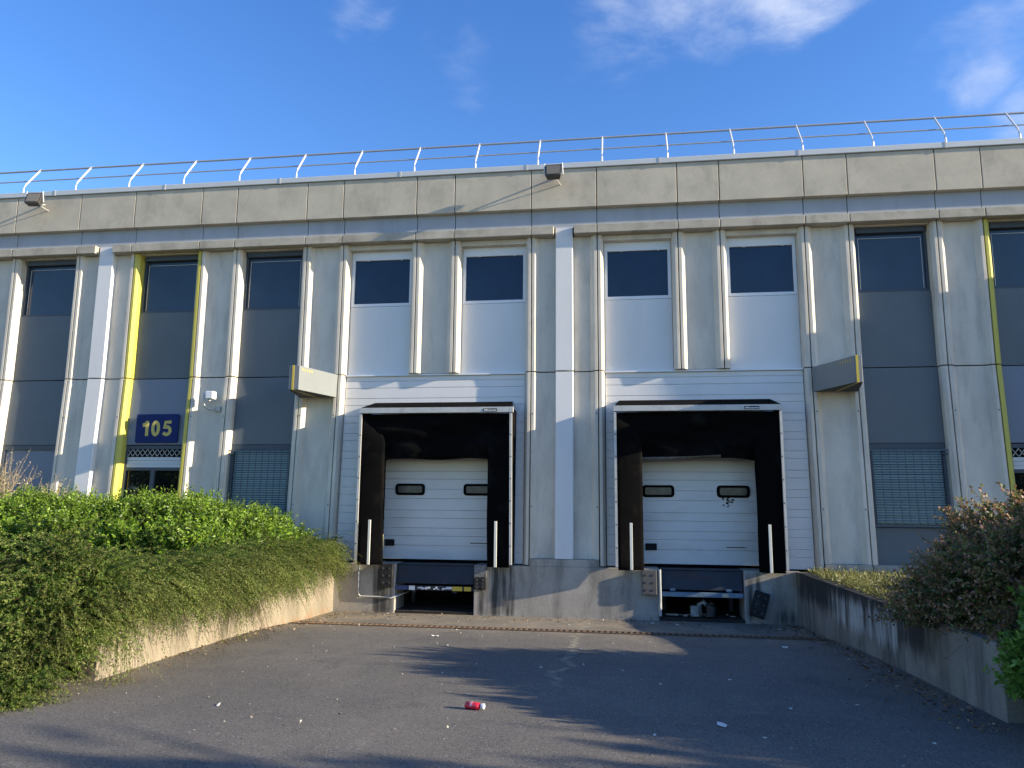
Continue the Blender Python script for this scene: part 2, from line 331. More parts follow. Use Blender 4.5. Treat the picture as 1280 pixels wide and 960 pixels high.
# ------------------------------------------------------------------ the warehouse
P, W, NN = 1.4385, 1.7255, .8812
cols = []   # (type, x0, x1)
x = 0; right = 'PWNWNWNWPWNWNW'
for c in right:
    wd = {'P': P, 'W': W, 'N': NN}[c]; cols.append((c, x, x+wd)); x += wd
XE = x
x = 0
for c in 'WNWNWNWPWNWNWNWPW':
    wd = {'P': P, 'W': W, 'N': NN}[c]; cols.append((c, x-wd, x)); x -= wd
XW = x
cols.sort(key=lambda c: c[1])
B = thing('warehouse', 'long two storey concrete warehouse with grey and white window bays above the loading ramp', 'building', (0, 0, 0))
G = .011; REC = .10
FT, FB, LT, LB, WT, WB = 8.574, 7.68, 7.27, 7.08, 6.93, 5.66
Z0 = .15
def n_profile(x0, x1, pillar=False):
    a, b_ = x0+G, x1-G
    pts = [(a, .34), (a, 0), (a+.065, 0), (a+.15, REC), (b_-.15, REC), (b_-.065, 0), (b_, 0), (b_, .34)]
    return pts
# back wall closing the joints
mb = MB()
mb.v = []
mb.box(XW-.1, XE+.1, .36, .5, ZM, 8.5).box(XW-.1, -4.40, .36, .5, 0, ZM).box(5.84, XE+.1, .36, .5, 0, ZM).box(-.07, 1.51, .36, .5, -.9, ZM)
mb.box(-4.40, -.07, .36, .5, 2.75, ZM).box(1.51, 5.84, .36, .5, 2.75, ZM)
mb.box(-4.40, -3.36, .36, .5, 0, 2.75).box(-.62, -.07, .36, .5, 0, 2.75).box(1.51, 2.0, .36, .5, 0, 2.75).box(4.78, 5.84, .36, .5, 0, 2.75)
mb.box(XW-.1, XE+.1, .5, 14, 8.2, 8.4); mb.box(XW-.1, XE+.1, 13.8, 14, 0, 8.2).box(XW-.3, XW-.1, .3, 14, 0, 8.5).box(XE+.1, XE+.3, .3, 14, 0, 8.5)
mb.build('core_wall', BLACK, B)
def bolts(mb, x0, x1, zs):
    for z in zs:
        for xx in (x0+.045, x1-.045):
            mb.box(xx-.013, xx+.013, -.008, .002, z-.013, z+.013, 1)
BOLT = mat('bolt', (.06, .055, .05), .6)
DOCKZ = [(-4.332, 0), (1.4385, 5.77)]
def indock(x0, x1): return any(a-.01 < x0 and x1 < b_+.01 for a, b_ in DOCKZ)
YX = [(-9.546, -7.82), (8.415-.9, 0)]
for c, x0, x1 in cols:
    if x1 < -19 or x0 > 15: continue
    cxm = (x0+x1)/2; dock = indock(x0, x1)
    # cornice row
    MB().box(x0+G*.8, x1-G*.8, -.13, .34, FB, FT).build('fascia_panel', FASC, B, bevel=.008)
    MB().box(x0+G*.7, x1-G*.7, .0, .33, LT+.001, FB-.001).build('frieze_panel', FRIEZE, B)
    gl, gr = x0+G*.7, x1-G*.7
    if c == 'P':
        pl, pr = cxm-.19, cxm+.19
        MB().box(gl, pl-.03, -.145, .33, LB, LT).build('ledge', LEDG, B, bevel=.01)
        MB().box(pr+.03, gr, -.145, .33, LB, LT).build('ledge', LEDG, B, bevel=.01)
        for z0, z1, nm in ((ZM+.012, LB-.004, 1), (Z0, ZM-.012, 0)):
            a, b_ = x0+G, x1-G
            mb = MB().plan([(a, .34), (a, 0), (a+.065, 0), (a+.15, REC), (b_-.15, REC), (b_-.065, 0), (b_, 0), (b_, .34)], z0, z1)
            if not nm: bolts(mb, x0, x1, (1.2, 3.15))
            mb.lean().build('wall_panel', [CONC, BOLT], B, bevel=.006)
            q = MB().plan([(pl-.0, REC+.02), (pl, -.015), (pl+.015, -.03), (pr-.015, -.03), (pr, -.015), (pr, REC+.02)], z0+.004, (LT-.01 if nm else z1-.004)).lean()
            q.build('pilaster', PILW, B)
        MB().box(gl, gr, -.04, .33, 0, Z0-.004).lean().build('plinth_block', DOCK, B, bevel=.01)
    elif c == 'N':
        MB().box(gl, gr, -.145, .33, LB, LT).build('ledge', LEDG, B, bevel=.01)
        mb = MB().plan(n_profile(x0, x1), ZM+.012, LB-.004); mb.build('wall_panel', CONC, B, bevel=.006)
        if not dock:
            mb = MB().plan(n_profile(x0, x1), Z0, ZM-.012); bolts(mb, x0, x1, (1.2, 3.15)); mb.lean().build('wall_panel', [CONC, BOLT], B, bevel=.006)
            MB().box(gl, gr, -.04, .33, 0, Z0-.004).lean().build('plinth_block', DOCK, B, bevel=.01)
    else:
        yellow = abs(x0+9.546) < .05 or abs(x0-8.415+.0) < .05 or abs(x0-9.26) < .05
        yellow = yellow or abs(cxm+8.683) < .1 or (8.3 < cxm < 11 and abs(x0-(P+3*W+3*NN)) < .02)
        JM = YELL if yellow else CONC
        MB().box(gl, gr, -.145, .33, LB, LT).build('ledge', LEDG, B, bevel=.01)
        a, b_ = x0+G, x1-G
        def JP(): return [(a, .34), (a, 0), (a+.06, 0), (a+.115, .06), (a+.13, .34)], [(b_, .34), (b_-.13, .34), (b_-.115, .06), (b_-.06, 0), (b_, 0)]
        for pts in JP(): MB().plan(pts, ZM+.012, LB-.004).build('window_jamb', JM, B, bevel=.005, label='yellow painted jamb' if yellow else None)
        il, ir = a+.132, b_-.132
        MB().box(a+.118, b_-.118, .07, .338, WT+(.03 if dock else .12), LB-.004).build('lintel', CONC, B, bevel=.01)
        wt = WT+.028 if dock else WT+.118
        FM = WHITEF if dock else FRAM
        # window
        fr = MB(); yw = .22; t_ = .07 if dock else .045
        zb = WB
        fr.box(il, il+t_, yw, yw+.08, zb, wt).box(ir-t_, ir, yw, yw+.08, zb, wt).box(il+t_, ir-t_, yw, yw+.08, zb, zb+t_)
        hd = .20 if dock else .12
        fr.box(il+t_, ir-t_, yw+(.0 if dock else -.06), yw+.08, wt-hd, wt)
        if dock:
            for k in (.25, .8): fr.box(il+k*(ir-il), il+k*(ir-il)+.04, yw-.012, yw+.02, wt-hd-.02, wt-hd+.01)
        wobj = fr.build('window', FM, B, bevel=.004, label='white framed window' if dock else None)
        MB().box(il+t_-.01, ir-t_+.01, yw+.045, yw+.06, zb+t_-.01, wt-hd+.01).build('pane', GLASS if dock else GLASSG, wobj)
        if not dock:   # thin inner sash line
            s_ = MB(); u, v = il+t_+.05, ir-t_-.05; zt = wt-hd-.10; e = .011
            s_.box(u, v, yw+.03, yw+.044, zt, zt+e).box(u, u+e, yw+.03, yw+.044, zb+.07, zt).box(v-e, v, yw+.03, yw+.044, zb+.07, zt)
            s_.build('sash', ALU, wobj)
        # spandrel under the upper window
        SP = WHITEP if dock else GREY
        MB().box(il, ir, yw-.03 if not dock else yw, yw+.09, ZM+.012, zb-.008).build('spandrel_panel', SP, B, label='white panel' if dock else None)
        if not dock:
            for pts in JP(): MB().plan(pts, Z0, ZM-.012).lean().build('window_jamb', JM, B, bevel=.005, label='yellow painted jamb' if yellow else None)
            MB().box(gl, gr, -.04, .33, 0, Z0-.004).lean().build('plinth_block', DOCK, B, bevel=.01)
            yq = .17
            MB().box(il, ir, yq, yq+.1, 2.52, ZM-.012).lean().build('spandrel_panel', GREYL if yellow else GREY, B)
            if yellow:
                d = MB().box(il, ir, yq+.02, yq+.12, 2.42, 2.50).box(il, il+.05, yq+.02, yq+.12, Z0, 2.42).box(ir-.05, ir, yq+.02, yq+.12, Z0, 2.42)
                mid_ = (il+ir)/2
                d.box(il+.05, ir-.05, yq+.02, yq+.12, 1.93, 1.99).box(mid_-.05, mid_+.05, yq+.02, yq+.12, Z0, 1.93)
                dd = d.lean().build('entrance_door', FRAM, B)
                MB().box(il+.05, mid_-.05, yq+.07, yq+.09, Z0, 1.93).lean().build('pane', GLASSD, dd)
                MB().box(mid_+.05, ir-.05, yq+.07, yq+.09, Z0, 1.93).lean().build('pane', GLASSD, dd)
                s_ = MB()
                for k in range(3): s_.box(il+.05, ir-.05, yq+.03+.006*(k % 2), yq+.08, 2.0+k*.08, 2.075+k*.08)
                s_.lean().build('roller_shutter', LIGHTM, B)
                s_ = MB(); nx = 11; wdt = (ir-il-.1)/nx
                for k in range(nx):
                    xa = il+.05+k*wdt
                    s_.tube([(xa, yq+.02, 2.25), (xa+wdt, yq+.02, 2.41)], .008, 5).tube([(xa, yq+.035, 2.41), (xa+wdt, yq+.035, 2.25)], .008, 5)
                s_.lean().build('lattice_grille', ALU, B)
                MB().box(il+.05, ir-.05, yq+.1, yq+.12, 2.24, 2.42).lean().build('transom_pane', GLASSD, B)
            else:
                plain = cxm < -10
                zb2 = .86
                MB().box(il, ir, yq+.0, yq+.1, 2.40, 2.51).lean().build('window_head', FRAM, B)
                f = MB().box(il, il+.06, yq, yq+.1, zb2, 2.40).box(ir-.06, ir, yq, yq+.1, zb2, 2.40).box(il+.06, ir-.06, yq, yq+.1, zb2, zb2+.06)
                wo = f.lean().build('window', FRAM, B)
                if plain:
                    MB().box(il+.06, ir-.06, yq+.04, yq+.08, zb2+.06, 2.40).lean().build('shutter_panel', GREYL, wo)
                else:
                    MB().box(il+.06, ir-.06, yq+.085, yq+.1, zb2+.06, 2.40).lean().build('pane', GLASS, wo)
                    s_ = MB(); k = zb2+.09
                    while k < 2.36: s_.box(il+.07, ir-.07, yq+.05, yq+.078, k, k+.034); k += .05
                    s_.lean().build('blind', BLIND, wo)
                    s_ = MB().box(il-.05, ir+.05, yq-.11, yq-.085, 2.36, 2.385).box(il, ir, yq-.11, yq-.085, zb2+.02, zb2+.045)
                    for q in range(10):
                        xx = il+.04+q*(ir-il-.08)/9; s_.box(xx-.007, xx+.007, yq-.104, yq-.09, zb2+.045, 2.36)
                    for q in range(18):
                        zz_ = zb2+.13+q*.077; s_.box(il+.03, ir-.03, yq-.101, yq-.097, zz_, zz_+.008)
                    for sx in (il+.005, ir-.02): s_.box(sx, sx+.02, yq-.1, yq+.0, 2.28, 2.31)
                    s_.lean().build('security_grille', GRIL, wo)
                MB().box(il, ir, yq+.01, yq+.1, Z0, zb2-.008).lean().build('spandrel_panel', GREY, B)
# jambs beside the dock siding, siding boards
for a0, b0 in DOCKZ:
    for pts in ([(a0+G, .34), (a0+G, 0), (a0+.075, 0), (a0+.125, .06), (a0+.14, .34)], [(b0-G, .34), (b0-.14, .34), (b0-.125, .06), (b0-.075, 0), (b0-G, 0)]):
        MB().plan(pts, .02, ZM-.012).lean().build('window_jamb', CONC, B, bevel=.005)
    sx0, sx1 = a0+.145, b0-.145
    dc = -1.95 if a0 < 0 else 3.38      # dock centre
    sd = MB(); z = .03; k = 0
    while z < ZM-.05:
        h = (.20, .13)[k % 2] if False else (.235 if k % 2 == 0 else .155)
        z1 = min(z+h, ZM-.03)
        segs = [(sx0, sx1)] if z > 2.7 else [(sx0, dc-1.32), (dc+1.32, sx1)]
        for u, v in segs:
            y0 = .15
            sd.add([(u, y0, z), (v, y0, z), (v, y0, z1-.014), (u, y0, z1-.014), (u, y0+.012, z1-.008), (v, y0+.012, z1-.008), (u, y0+.012, z1), (v, y0+.012, z1)],
                   [(0, 1, 2, 3), (3, 2, 5, 4), (4, 5, 7, 6)])
        z = z1; k += 1
    sd.v = [(x_, lean(y_, z_), z_) for x_, y_, z_ in sd.v]
    sd.build('siding', SIDING, B, fix=False)
    MB().box(a0+.14, b0-.14, .10, .33, ZM-.028, ZM+.006).build('drip_flashing', WHITEF, B)
    # sectional door in its opening
    dw = 1.30
    dr = MB(); z = .06; k = 0
    hs = [.30, .20, .17, .21, .17, .25, .2, .22, .17, .25, .2, .22]
    while z < 2.7:
        z1 = z+hs[k % len(hs)]
        dr.add([(dc-dw, .30, z), (dc+dw, .30, z), (dc+dw, .30, z1-.016), (dc-dw, .30, z1-.016), (dc-dw, .314, z1-.008), (dc+dw, .314, z1-.008), (dc-dw, .314, z1), (dc+dw, .314, z1)],
               [(0, 1, 2, 3), (3, 2, 5, 4), (4, 5, 7, 6)])
        z = z1; k += 1
    door = dr.build('dock_door', DOORW, B, fix=False)
    MB().box(dc-dw, dc+dw, .285, .31, .015, .058).build('bottom_seal', RUBBER, door)
    def rrect(x0, x1, z0, z1, r, y):
        pts = []
        for cx0, cz0, a0_ in ((x1-r, z1-r, 0), (x0+r, z1-r, 90), (x0+r, z0+r, 180), (x1-r, z0+r, 270)):
            for q in range(5):
                an = math.radians(a0_+q*22.5); pts.append((cx0+r*math.cos(an), y, cz0+r*math.sin(an)))
        return pts
    def plate(x0, x1, z0, z1, r, y, th, mtl, name, par):
        f = rrect(x0, x1, z0, z1, r, y); bk = [(p_[0], y+th, p_[2]) for p_ in f]; n_ = len(f)
        MB().add(f+bk, [tuple(range(n_)), tuple(range(2*n_-1, n_-1, -1))]+[(i, (i+1) % n_, n_+(i+1) % n_, n_+i) for i in range(n_)]).build(name, mtl, par)
    zw = 1.545 if a0 < 0 else 1.54
    for wx in (-.73, .79):
        xc = dc+wx
        plate(xc-.33, xc+.33, zw-.125, zw+.125, .07, .279, .02, RUBBER, 'door_window_gasket', door)
        plate(xc-.27, xc+.27, zw-.075, zw+.075, .035, .274, .012, mat('scratched_glazing', (.06, .062, .06), .25, var=.5, vscale=5), 'door_window', door)
    hx = dc-1.17 if a0 < 0 else dc-1.02
    plate(hx-.09 + (.0 if a0 < 0 else .1), hx+.12+(.0 if a0 < 0 else .12), .33, .47, .01, .281, .02, BLACK, 'door_handle_recess', door)
    MB().box(dc+.62, dc+1.0, .291, .3, .405, .42).build('door_marking', BLACK, door)
    if a0 > 0:      # torn sticker marks under the right window
        s_ = MB(); rs = random.Random(3)
        for q in range(16):
            xx = dc+.55+rs.random()*.22 if q > 6 else dc+.64+rs.random()*.05; zz_ = 1.22+rs.random()*.2 if q > 6 else 1.22+q*.03
            s_.box(xx, xx+.02+rs.random()*.035, .29, .299, zz_, zz_+.012+rs.random()*.02)
        s_.build('sticker_residue', BLACK, door)

# roof coping
mb = MB(); 
MB().box(XW, XE, -.17, .5, FT+.006, FT+.13).build('coping', LIGHTM, B, bevel=.01)
for k, xx in enumerate(np.arange(-17.5, 15, 2.9)):
    MB().box(xx-.02, xx+.02, -.176, .4, FT+.0, FT+.137).build('coping_joint', ALU, B)
# unseen block added off to the right to shade the lower facade
MB().box(14.2, 18, -1.22, -.25, -.2, 7.3).build('added_shade_block', CONC, B)

# number sign
sg = thing('number_sign', 'blue square sign reading 105 in gold above the entrance door', 'sign', (-8.66, -.03, 2.88))
sx0, sx1, sz0, sz1 = -9.17, -8.12, 2.56, 3.22
ys_ = lean(.17, 2.9)-.055
r_ = [(a_, b_, c_) for a_, b_, c_ in rrect(sx0, sx1, sz0, sz1, .04, ys_)]
nq = len(r_)
MB().add(r_+[(a_, b_+.03, c_) for a_, b_, c_ in r_], [tuple(range(nq)), tuple(range(2*nq-1, nq-1, -1))]+[(i, (i+1) % nq, nq+(i+1) % nq, nq+i) for i in range(nq)]).build('sign_plate', BLUE, sg, offset=(-8.66, -.03, 2.88))
def stroke(mb, pts, wd, y):
    pts = [Vector((a_, 0, b_)) for a_, b_ in pts]; L_ = []; R_ = []
    for i_, p_ in enumerate(pts):
        t_ = (pts[min(i_+1, len(pts)-1)]-pts[max(i_-1, 0)]).normalized(); n_ = Vector((-t_.z, 0, t_.x))*wd/2
        L_.append(p_+n_); R_.append(p_-n_)
    k_ = len(pts); vs_ = [(q.x, y, q.z) for q in L_+R_]+[(q.x, y+.012, q.z) for q in L_+R_]
    fs_ = []
    for i_ in range(k_-1):
        fs_ += [(i_, i_+1, k_+i_+1, k_+i_), (i_, i_+1, 2*k_+i_+1, 2*k_+i_), (k_+i_, k_+i_+1, 3*k_+i_+1, 3*k_+i_)]
    fs_ += [(0, k_, 3*k_, 2*k_), (k_-1, 2*k_-1, 4*k_-1, 3*k_-1)]
    mb.add(vs_, fs_)
H_ = .345; zc = (sz0+sz1)/2; zb0 = zc-H_/2; yy_ = ys_-.006; wn = .076
def num(pts_list, xo):
    m_ = MB()
    for ps in pts_list: stroke(m_, [(sx0+xo+a_, zb0+b_) for a_, b_ in ps], wn, yy_-(.004 if ps is pts_list[-1] and len(pts_list) > 1 else 0))
    m_.build('numeral', GOLD, sg, offset=(-8.66, -.03, 2.88))
num([[(.115, 0), (.115, H_)], [(.115, H_-.035), (.075, H_-.075), (.01, H_-.10)]], .165)
num([[(.095+.07*math.cos(q), H_/2+(H_/2-.03)*math.sin(q)) for q in np.linspace(0, 2*math.pi, 33)]], .40)
num([[(.195, H_-.03), (.055, H_-.03), (.035, .17), (.07, .20), (.12, .205), (.165, .17), (.178, .11), (.155, .055), (.10, .03), (.05, .04), (.012, .075)]], .68)
# blue sign just entering the frame on the right
MB().box(10.43, 11.3, -.02, .02, 2.3, 3.24).build('number_sign', BLUE, None, bevel=.02, offset=(10.8, 0, 2.3))
bpy.data.objects[[o.name for o in COL.objects if o.name.startswith('number_sign')][-1]]['label'] = 'blue sign cut by the right edge of the photo in the yellow bay'
bpy.data.objects[[o.name for o in COL.objects if o.name.startswith('number_sign')][-1]]['category'] = 'sign'

# dock wall with its two pits
D = thing('dock_platform', 'stained concrete dock wall with two leveller pits under the white doors', 'dock platform', (.6, -.2, -1))
mb = MB(); fy, by = -.235, .5
pits = [(-2.80, -1.13), (2.60, 4.24)]
xx0 = -4.25
for a_, b_ in pits + [(5.3, None)]:
    mb.box(xx0, a_, fy, by, -1.25, -.0); xx0 = b_
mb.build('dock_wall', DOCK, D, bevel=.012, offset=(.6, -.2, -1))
PITF = mat('pit_shade_grime', (.022, .02, .018), .95, var=.4, vscale=6)  # dirty floor, its colour darkened to imitate the black shade in the pits
for a_, b_ in pits:
    MB().box(a_, b_, fy+.02, 2.2, -1.25, -.95).build('pit_floor', PITF, D, offset=(.6, -.2, -1))
    MB().box(a_-.1, b_+.1, 2.2, 2.4, -1.2, .4).box(a_-.1, a_, .5, 2.3, -1.2, .1).box(b_, b_+.1, .5, 2.3, -1.2, .1).build('pit_lining', BLACK, D, offset=(.6, -.2, -1))

def dock_shelter(x0, x1, label, yf, broken):
    T = thing('dock_shelter', label, 'dock shelter', ((x0+x1)/2, -.2, 0)); off = ((x0+x1)/2, -.2, 0)
    zt = 3.24; bw = .085
    MB().box(x0-.01, x1+.01, yf-.03, yf+.03, zt-.115, zt).build('head_rail', ALU, T, offset=off, bevel=.005)
    MB().add([(x0+.12, .14, zt+.20), (x1-.10, .14, zt+.20), (x1-.02, yf+.02, zt+.015), (x0+.02, yf+.02, zt+.015), (x0+.12, .14, zt+.15), (x1-.10, .14, zt+.15), (x1-.02, yf+.02, zt-.02), (x0+.02, yf+.02, zt-.02)],
             [(0, 1, 2, 3), (7, 6, 5, 4), (0, 3, 7, 4), (1, 5, 6, 2), (3, 2, 6, 7), (0, 4, 5, 1)]).build('roof_sheet', RUBBER, T, offset=off)
    for sx, s in ((x0, 1), (x1, -1)):
        dx = 0
        bot = .04
        pts_t = [(sx, yf-.02), (sx+s*.048, yf-.02), (sx+s*.048, yf+.04), (sx, yf+.04)]
        tp = (-.02 if (broken and s == -1) else 0)
        m_ = MB(); m_.v = [(a_+tp*0, b_, bot) for a_, b_ in pts_t]+[(a_+tp, b_, zt-.132) for a_, b_ in pts_t]
        m_.f = [(0, 1, 2, 3), (7, 6, 5, 4), (0, 4, 5, 1), (1, 5, 6, 2), (2, 6, 7, 3), (3, 7, 4, 0)]; m_.m = [0]*6
        for q in range(6):
            zz_ = .4+q*.45; m_.box(sx+s*.03-.012, sx+s*.03+.012, yf-.03, yf-.018, zz_, zz_+.024, 1)
        m_.build('side_post', [ALU, BOLT], T, offset=off)
        # side wall sheet back to the building
        MB().box(min(sx+s*.012, sx+s*.03), max(sx+s*.012, sx+s*.03), yf+.04, .14, .05, zt-.02).build('side_sheet', RUBBER, T, offset=off)
    rs = random.Random(int(x0*10))
    # curtains: sheets with folds and thickness
    def sheet(nu, nv, fn, name, th=.012):
        m_ = MB()
        for j in range(nv+1):
            for i in range(nu+1):
                m_.v.append(fn(i/nu, j/nv))
        for j in range(nv):
            for i in range(nu):
                a = j*(nu+1)+i; m_.f.append((a, a+1, a+nu+2, a+nu+1)); m_.m.append(0)
        o = m_.build(name, RUBBER, T, offset=off, smooth=True, fix=False)
        md = o.modifiers.new('thick', 'SOLIDIFY'); md.thickness = th
        return o
    wd = .50
    ph = rs.random()*6
    topz = zt-.13
    def hc(u, v):       # head curtain: hangs from the rail, sagging bottom hem
        x_ = x0+.09+(x1-x0-.18)*u
        bz = 2.12 + (.07*math.sin(u*math.pi) - .02*math.cos(u*9+ph))
        z_ = topz + (bz-topz)*v
        y_ = yf+.10 + .16*v + .06*math.sin(u*7+ph+v*3)*v + .05*math.sin(u*17+v*5+2*math.sin(v*3))*v + .04*math.sin(v*9+u*6) + .02*math.sin(v*19-u*11)
        return (x_, y_, z_)
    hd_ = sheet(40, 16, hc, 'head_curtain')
    if not broken:      # highlight painted as a pale hem at the left of the sagging curtain
        hd_.data.materials.append(mat('lit_hem', (.11, .10, .085), .9, var=.5, vscale=6))
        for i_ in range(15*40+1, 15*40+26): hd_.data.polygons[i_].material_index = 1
    for s, sx in ((1, x0), (-1, x1)):
        def scf(u, v, s=s, sx=sx):
            z_ = topz-.02 + (-.02-(topz-.02))*v
            wloc = wd*(.42+.58*min(1, v*5.5)) if True else wd
            if s == -1: wloc = wd*(.25+.75*min(1, v*6))*(1-.05*v) 
            x_ = sx + s*(.05 + wloc*u) 
            y_ = yf+.03 - .02*math.sin(u*3) + .10*u + .04*math.sin(v*5+ph+s)*u + (.10*(1-min(1, v*5.5)))*u + .02*math.sin(v*13+ph)*u
            return (x_, y_, z_)
        sheet(8, 30, scf, 'side_curtain')
        gx = sx+s*(.31 if s > 0 else .33)
        m_ = MB(); m_.plan([(gx-.027, yf-.045), (gx+.027, yf-.045), (gx+.027, yf-.02), (gx-.027, yf-.02)], -.01, .90)
        m_.build('guide_strip', WSTRIP, T, offset=off, bevel=.005)
    lx = x1-.62 if broken else x1-.72
    pl_ = MB().box(lx, lx+.29, yf-.036, yf-.03, zt-.095, zt-.035).build('maker_plate', BLACK, T, offset=off)
    m_ = MB(); q = lx+.02
    rs2 = random.Random(5)
    while q < lx+.26:
        ww = .012+rs2.random()*.012; hh = .02 if rs2.random() < .7 else .03
        m_.box(q, q+ww, yf-.0375, yf-.036, zt-.082, zt-.082+hh); q += ww+.005
    m_.build('maker_lettering', WHITEF, pl_, offset=(0, 0, 0) if False else off)
    return T
dock_shelter(-3.60, -.31, 'black rubber dock shelter with pale posts on the left loading bay, its right post leaning', -.52, True)
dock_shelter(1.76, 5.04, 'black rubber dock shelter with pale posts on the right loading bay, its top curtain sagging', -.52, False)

# dock levellers
def leveller(x0, x1, label, kind):
    T = thing('dock_leveller', label, 'dock leveller', ((x0+x1)/2, -.1, -.5)); off = ((x0+x1)/2, -.1, -.5)
    MB().add([(x0+.02, -.12, -.03), (x1-.02, -.12, -.03), (x1-.02, -.20, -.40), (x0+.02, -.20, -.40), (x0+.02, .3, -.03), (x1-.02, .3, -.03), (x1-.02, .3, -.40), (x0+.02, .3, -.40)],
             [(0, 1, 2, 3), (4, 7, 6, 5), (0, 4, 5, 1), (3, 2, 6, 7), (0, 3, 7, 4), (1, 5, 6, 2)]).build('lip_plate', STEEL, T, offset=off, bevel=.008)
    MB().box(x0+.0, x1-.0, -.14, 1.8, -.025, -.004).build('deck', STEEL, T, offset=off)
    beam = MB().box(x0+.02, x1-.02, -.23, -.12, -.53, -.44).build('toe_beam', STEEL if kind == 0 else STEELB, T, offset=off, bevel=.006)
    if kind == 0:
        wd = x1-x0
        cols_ = [(.01, .165, mat('beam_blue', (.03, .06, .17), .5)), (.18, .255, WHITEF), (.73, .855, YEL2), (.88, .965, YEL2)]
        for a_, b_, m_ in cols_: MB().box(x0+wd*a_, x0+wd*b_, -.236, -.228, -.528, -.442).build('painted_stripe', m_, beam, offset=(0, 0, 0) if False else off)
        s_ = MB(); rs = random.Random(2)
        for a_, b_ in ((.29, .43), (.49, .56), (.60, .70)):
            k_ = a_
            while k_ < b_:
                d_ = .01+rs.random()*.03; zz_ = -.52+rs.random()*.03
                s_.box(x0+wd*k_, x0+wd*(k_+d_), -.235, -.228, zz_, zz_+.02+rs.random()*.035); k_ += d_*.9
        s_.build('worn_lettering', WHITEF, beam, offset=off)
        MB().box(x0+.36, x0+.44, -.2, -.12, -.58, -.53).box(x0+1.22, x0+1.3, -.2, -.12, -.58, -.53).build('lip_keeper', STEEL, T, offset=off)
    else:
        for q in (.22, 1.3): MB().box(x0+q, x0+q+.1, -.235, -.19, -.42, -.37).build('lip_keeper', STEELB, T, offset=off)
        MB().box(x0+1.22, x0+1.34, -.236, -.229, -.52, -.45).build('painted_stripe', mat('cream_paint', (.5, .45, .3), .5), T, offset=off)
        MB().tube([(x0+.02, -.26, -.01), (x0+.02, -.27, -.9)], .03, 8).build('edge_guard', PIPEW, T, offset=off)
    for q in (x0+.1, x1-.18): MB().box(q, q+.08, .7, .8, -.9, -.1).build('lift_ram', STEEL, T, offset=off)
leveller(-2.80, -1.13, 'dark blue steel leveller under the left door, yellow and white marks on its beam', 0)
leveller(2.60, 4.24, 'blue grey steel leveller under the right door, with a pale blue beam', 1)
# bumpers
def bumper(x0, x1, z0, z1, label, m, rot=0):
    cx_, cz_ = (x0+x1)/2, (z0+z1)/2; hw, hh = (x1-x0)/2, (z1-z0)/2
    mb = MB().box(-hw, hw, -.10, 0, -hh, hh)
    o = mb.build('dock_bumper', m, None, bevel=.012)
    o.location = (cx_, fy-.003, cz_)
    b_ = MB()
    for dx in (-.5, .5):
        for dz in (-.6, 0, .6): b_.box(dx*hw-.018, dx*hw+.018, -.108, -.10, dz*hh-.018, dz*hh+.018)
    h = b_.build('bolt_head', BOLT, o)
    o.rotation_euler = (0, rot, 0)
    return tag(o, label, 'bumper', 'dock bumpers')
bumper(-3.10, -2.83, -.48, .0, 'black rubber bumper at the left of the left leveller pit, beside the pipe', RUBD)
o = bumper(-1.12, -.86, -.48, -.24, 'broken black bumper stub with a pale bolted plate above, right of the left pit', RUBD)
MB().box(-.12, .12, -.03, 0, .13, .36).build('backing_plate', mat('rough_plate', (.22, .22, .22), .8, var=.4, vscale=9, stain=.7, stain_scale=14, stain_stretch=(1, 1, 1)), o)
bumper(2.27, 2.56, -.5, -.02, 'grey worn flat bumper at the left of the right leveller pit', mat('grey_worn_rubber', (.10, .10, .10), .85, var=.3, vscale=5, stain=.5, stain_scale=5, stain_stretch=(1, 1, 1)))
o = bumper(4.36, 4.64, -.88, -.39, 'loose dark rubber bumper leaning askew on the dock wall, right of the right pit', RUBD, .30)
o.rotation_euler = (math.radians(-8), .30, 0); o.location.y = fy-.05
# conduit pipe
MB().tube([(-3.58, -.27, -.05), (-3.58, -.27, -.6), (-3.55, -.27, -.66), (-3.5, -.27, -.68), (-2.95, -.27, -.68), (-2.86, -.27, -.70), (-2.76, -.24, -.66), (-2.6, .1, -.6)], .017, 8).build('conduit_pipe', PIPEW, None, smooth=True)
tag(COL.objects[-1] if False else bpy.data.objects['conduit_pipe'], 'thin pale pipe bending along the dock wall into the left pit', 'pipe')
# debris in the right pit
rs = random.Random(9)
def scrap_block(name, label, cat, pts, m): 
    o = None
T = thing('scrap_heap', 'small heap of grey junk and bent metal lying in the right leveller pit', 'scrap', (3.45, .0, -.93)); off = (3.45, 0, -.93)
MB().tube([(3.42, .1, -.93), (3.40, .08, -.70), (3.47, .05, -.64), (3.56, .1, -.72)], .05, 8).build('bent_pipe', ALU, T, offset=off, smooth=True)
MB().box(3.22, 3.38, -.05, .1, -.93, -.72).build('cut_block', mat('pale_junk', (.3, .3, .28), .8, var=.4, vscale=12), T, offset=off, bevel=.02)
MB().tube([(3.6, -.05, -.92), (3.62, -.03, -.72), (3.66, -.02, -.68)], [.09, .11, .07], 10).build('crushed_drum', mat('dark_junk', (.05, .05, .05), .5, metal=.5), T, offset=off)
m_ = MB()
for q in range(14):
    a_ = 2.7+rs.random()*1.4; y_ = -.1+rs.random()*.4; z_ = -.925
    m_.box(a_, a_+.03+rs.random()*.2, y_, y_+.03+rs.random()*.05, z_, z_+.01+rs.random()*.03)
m_.build('rubble', DOCK, T, offset=off)

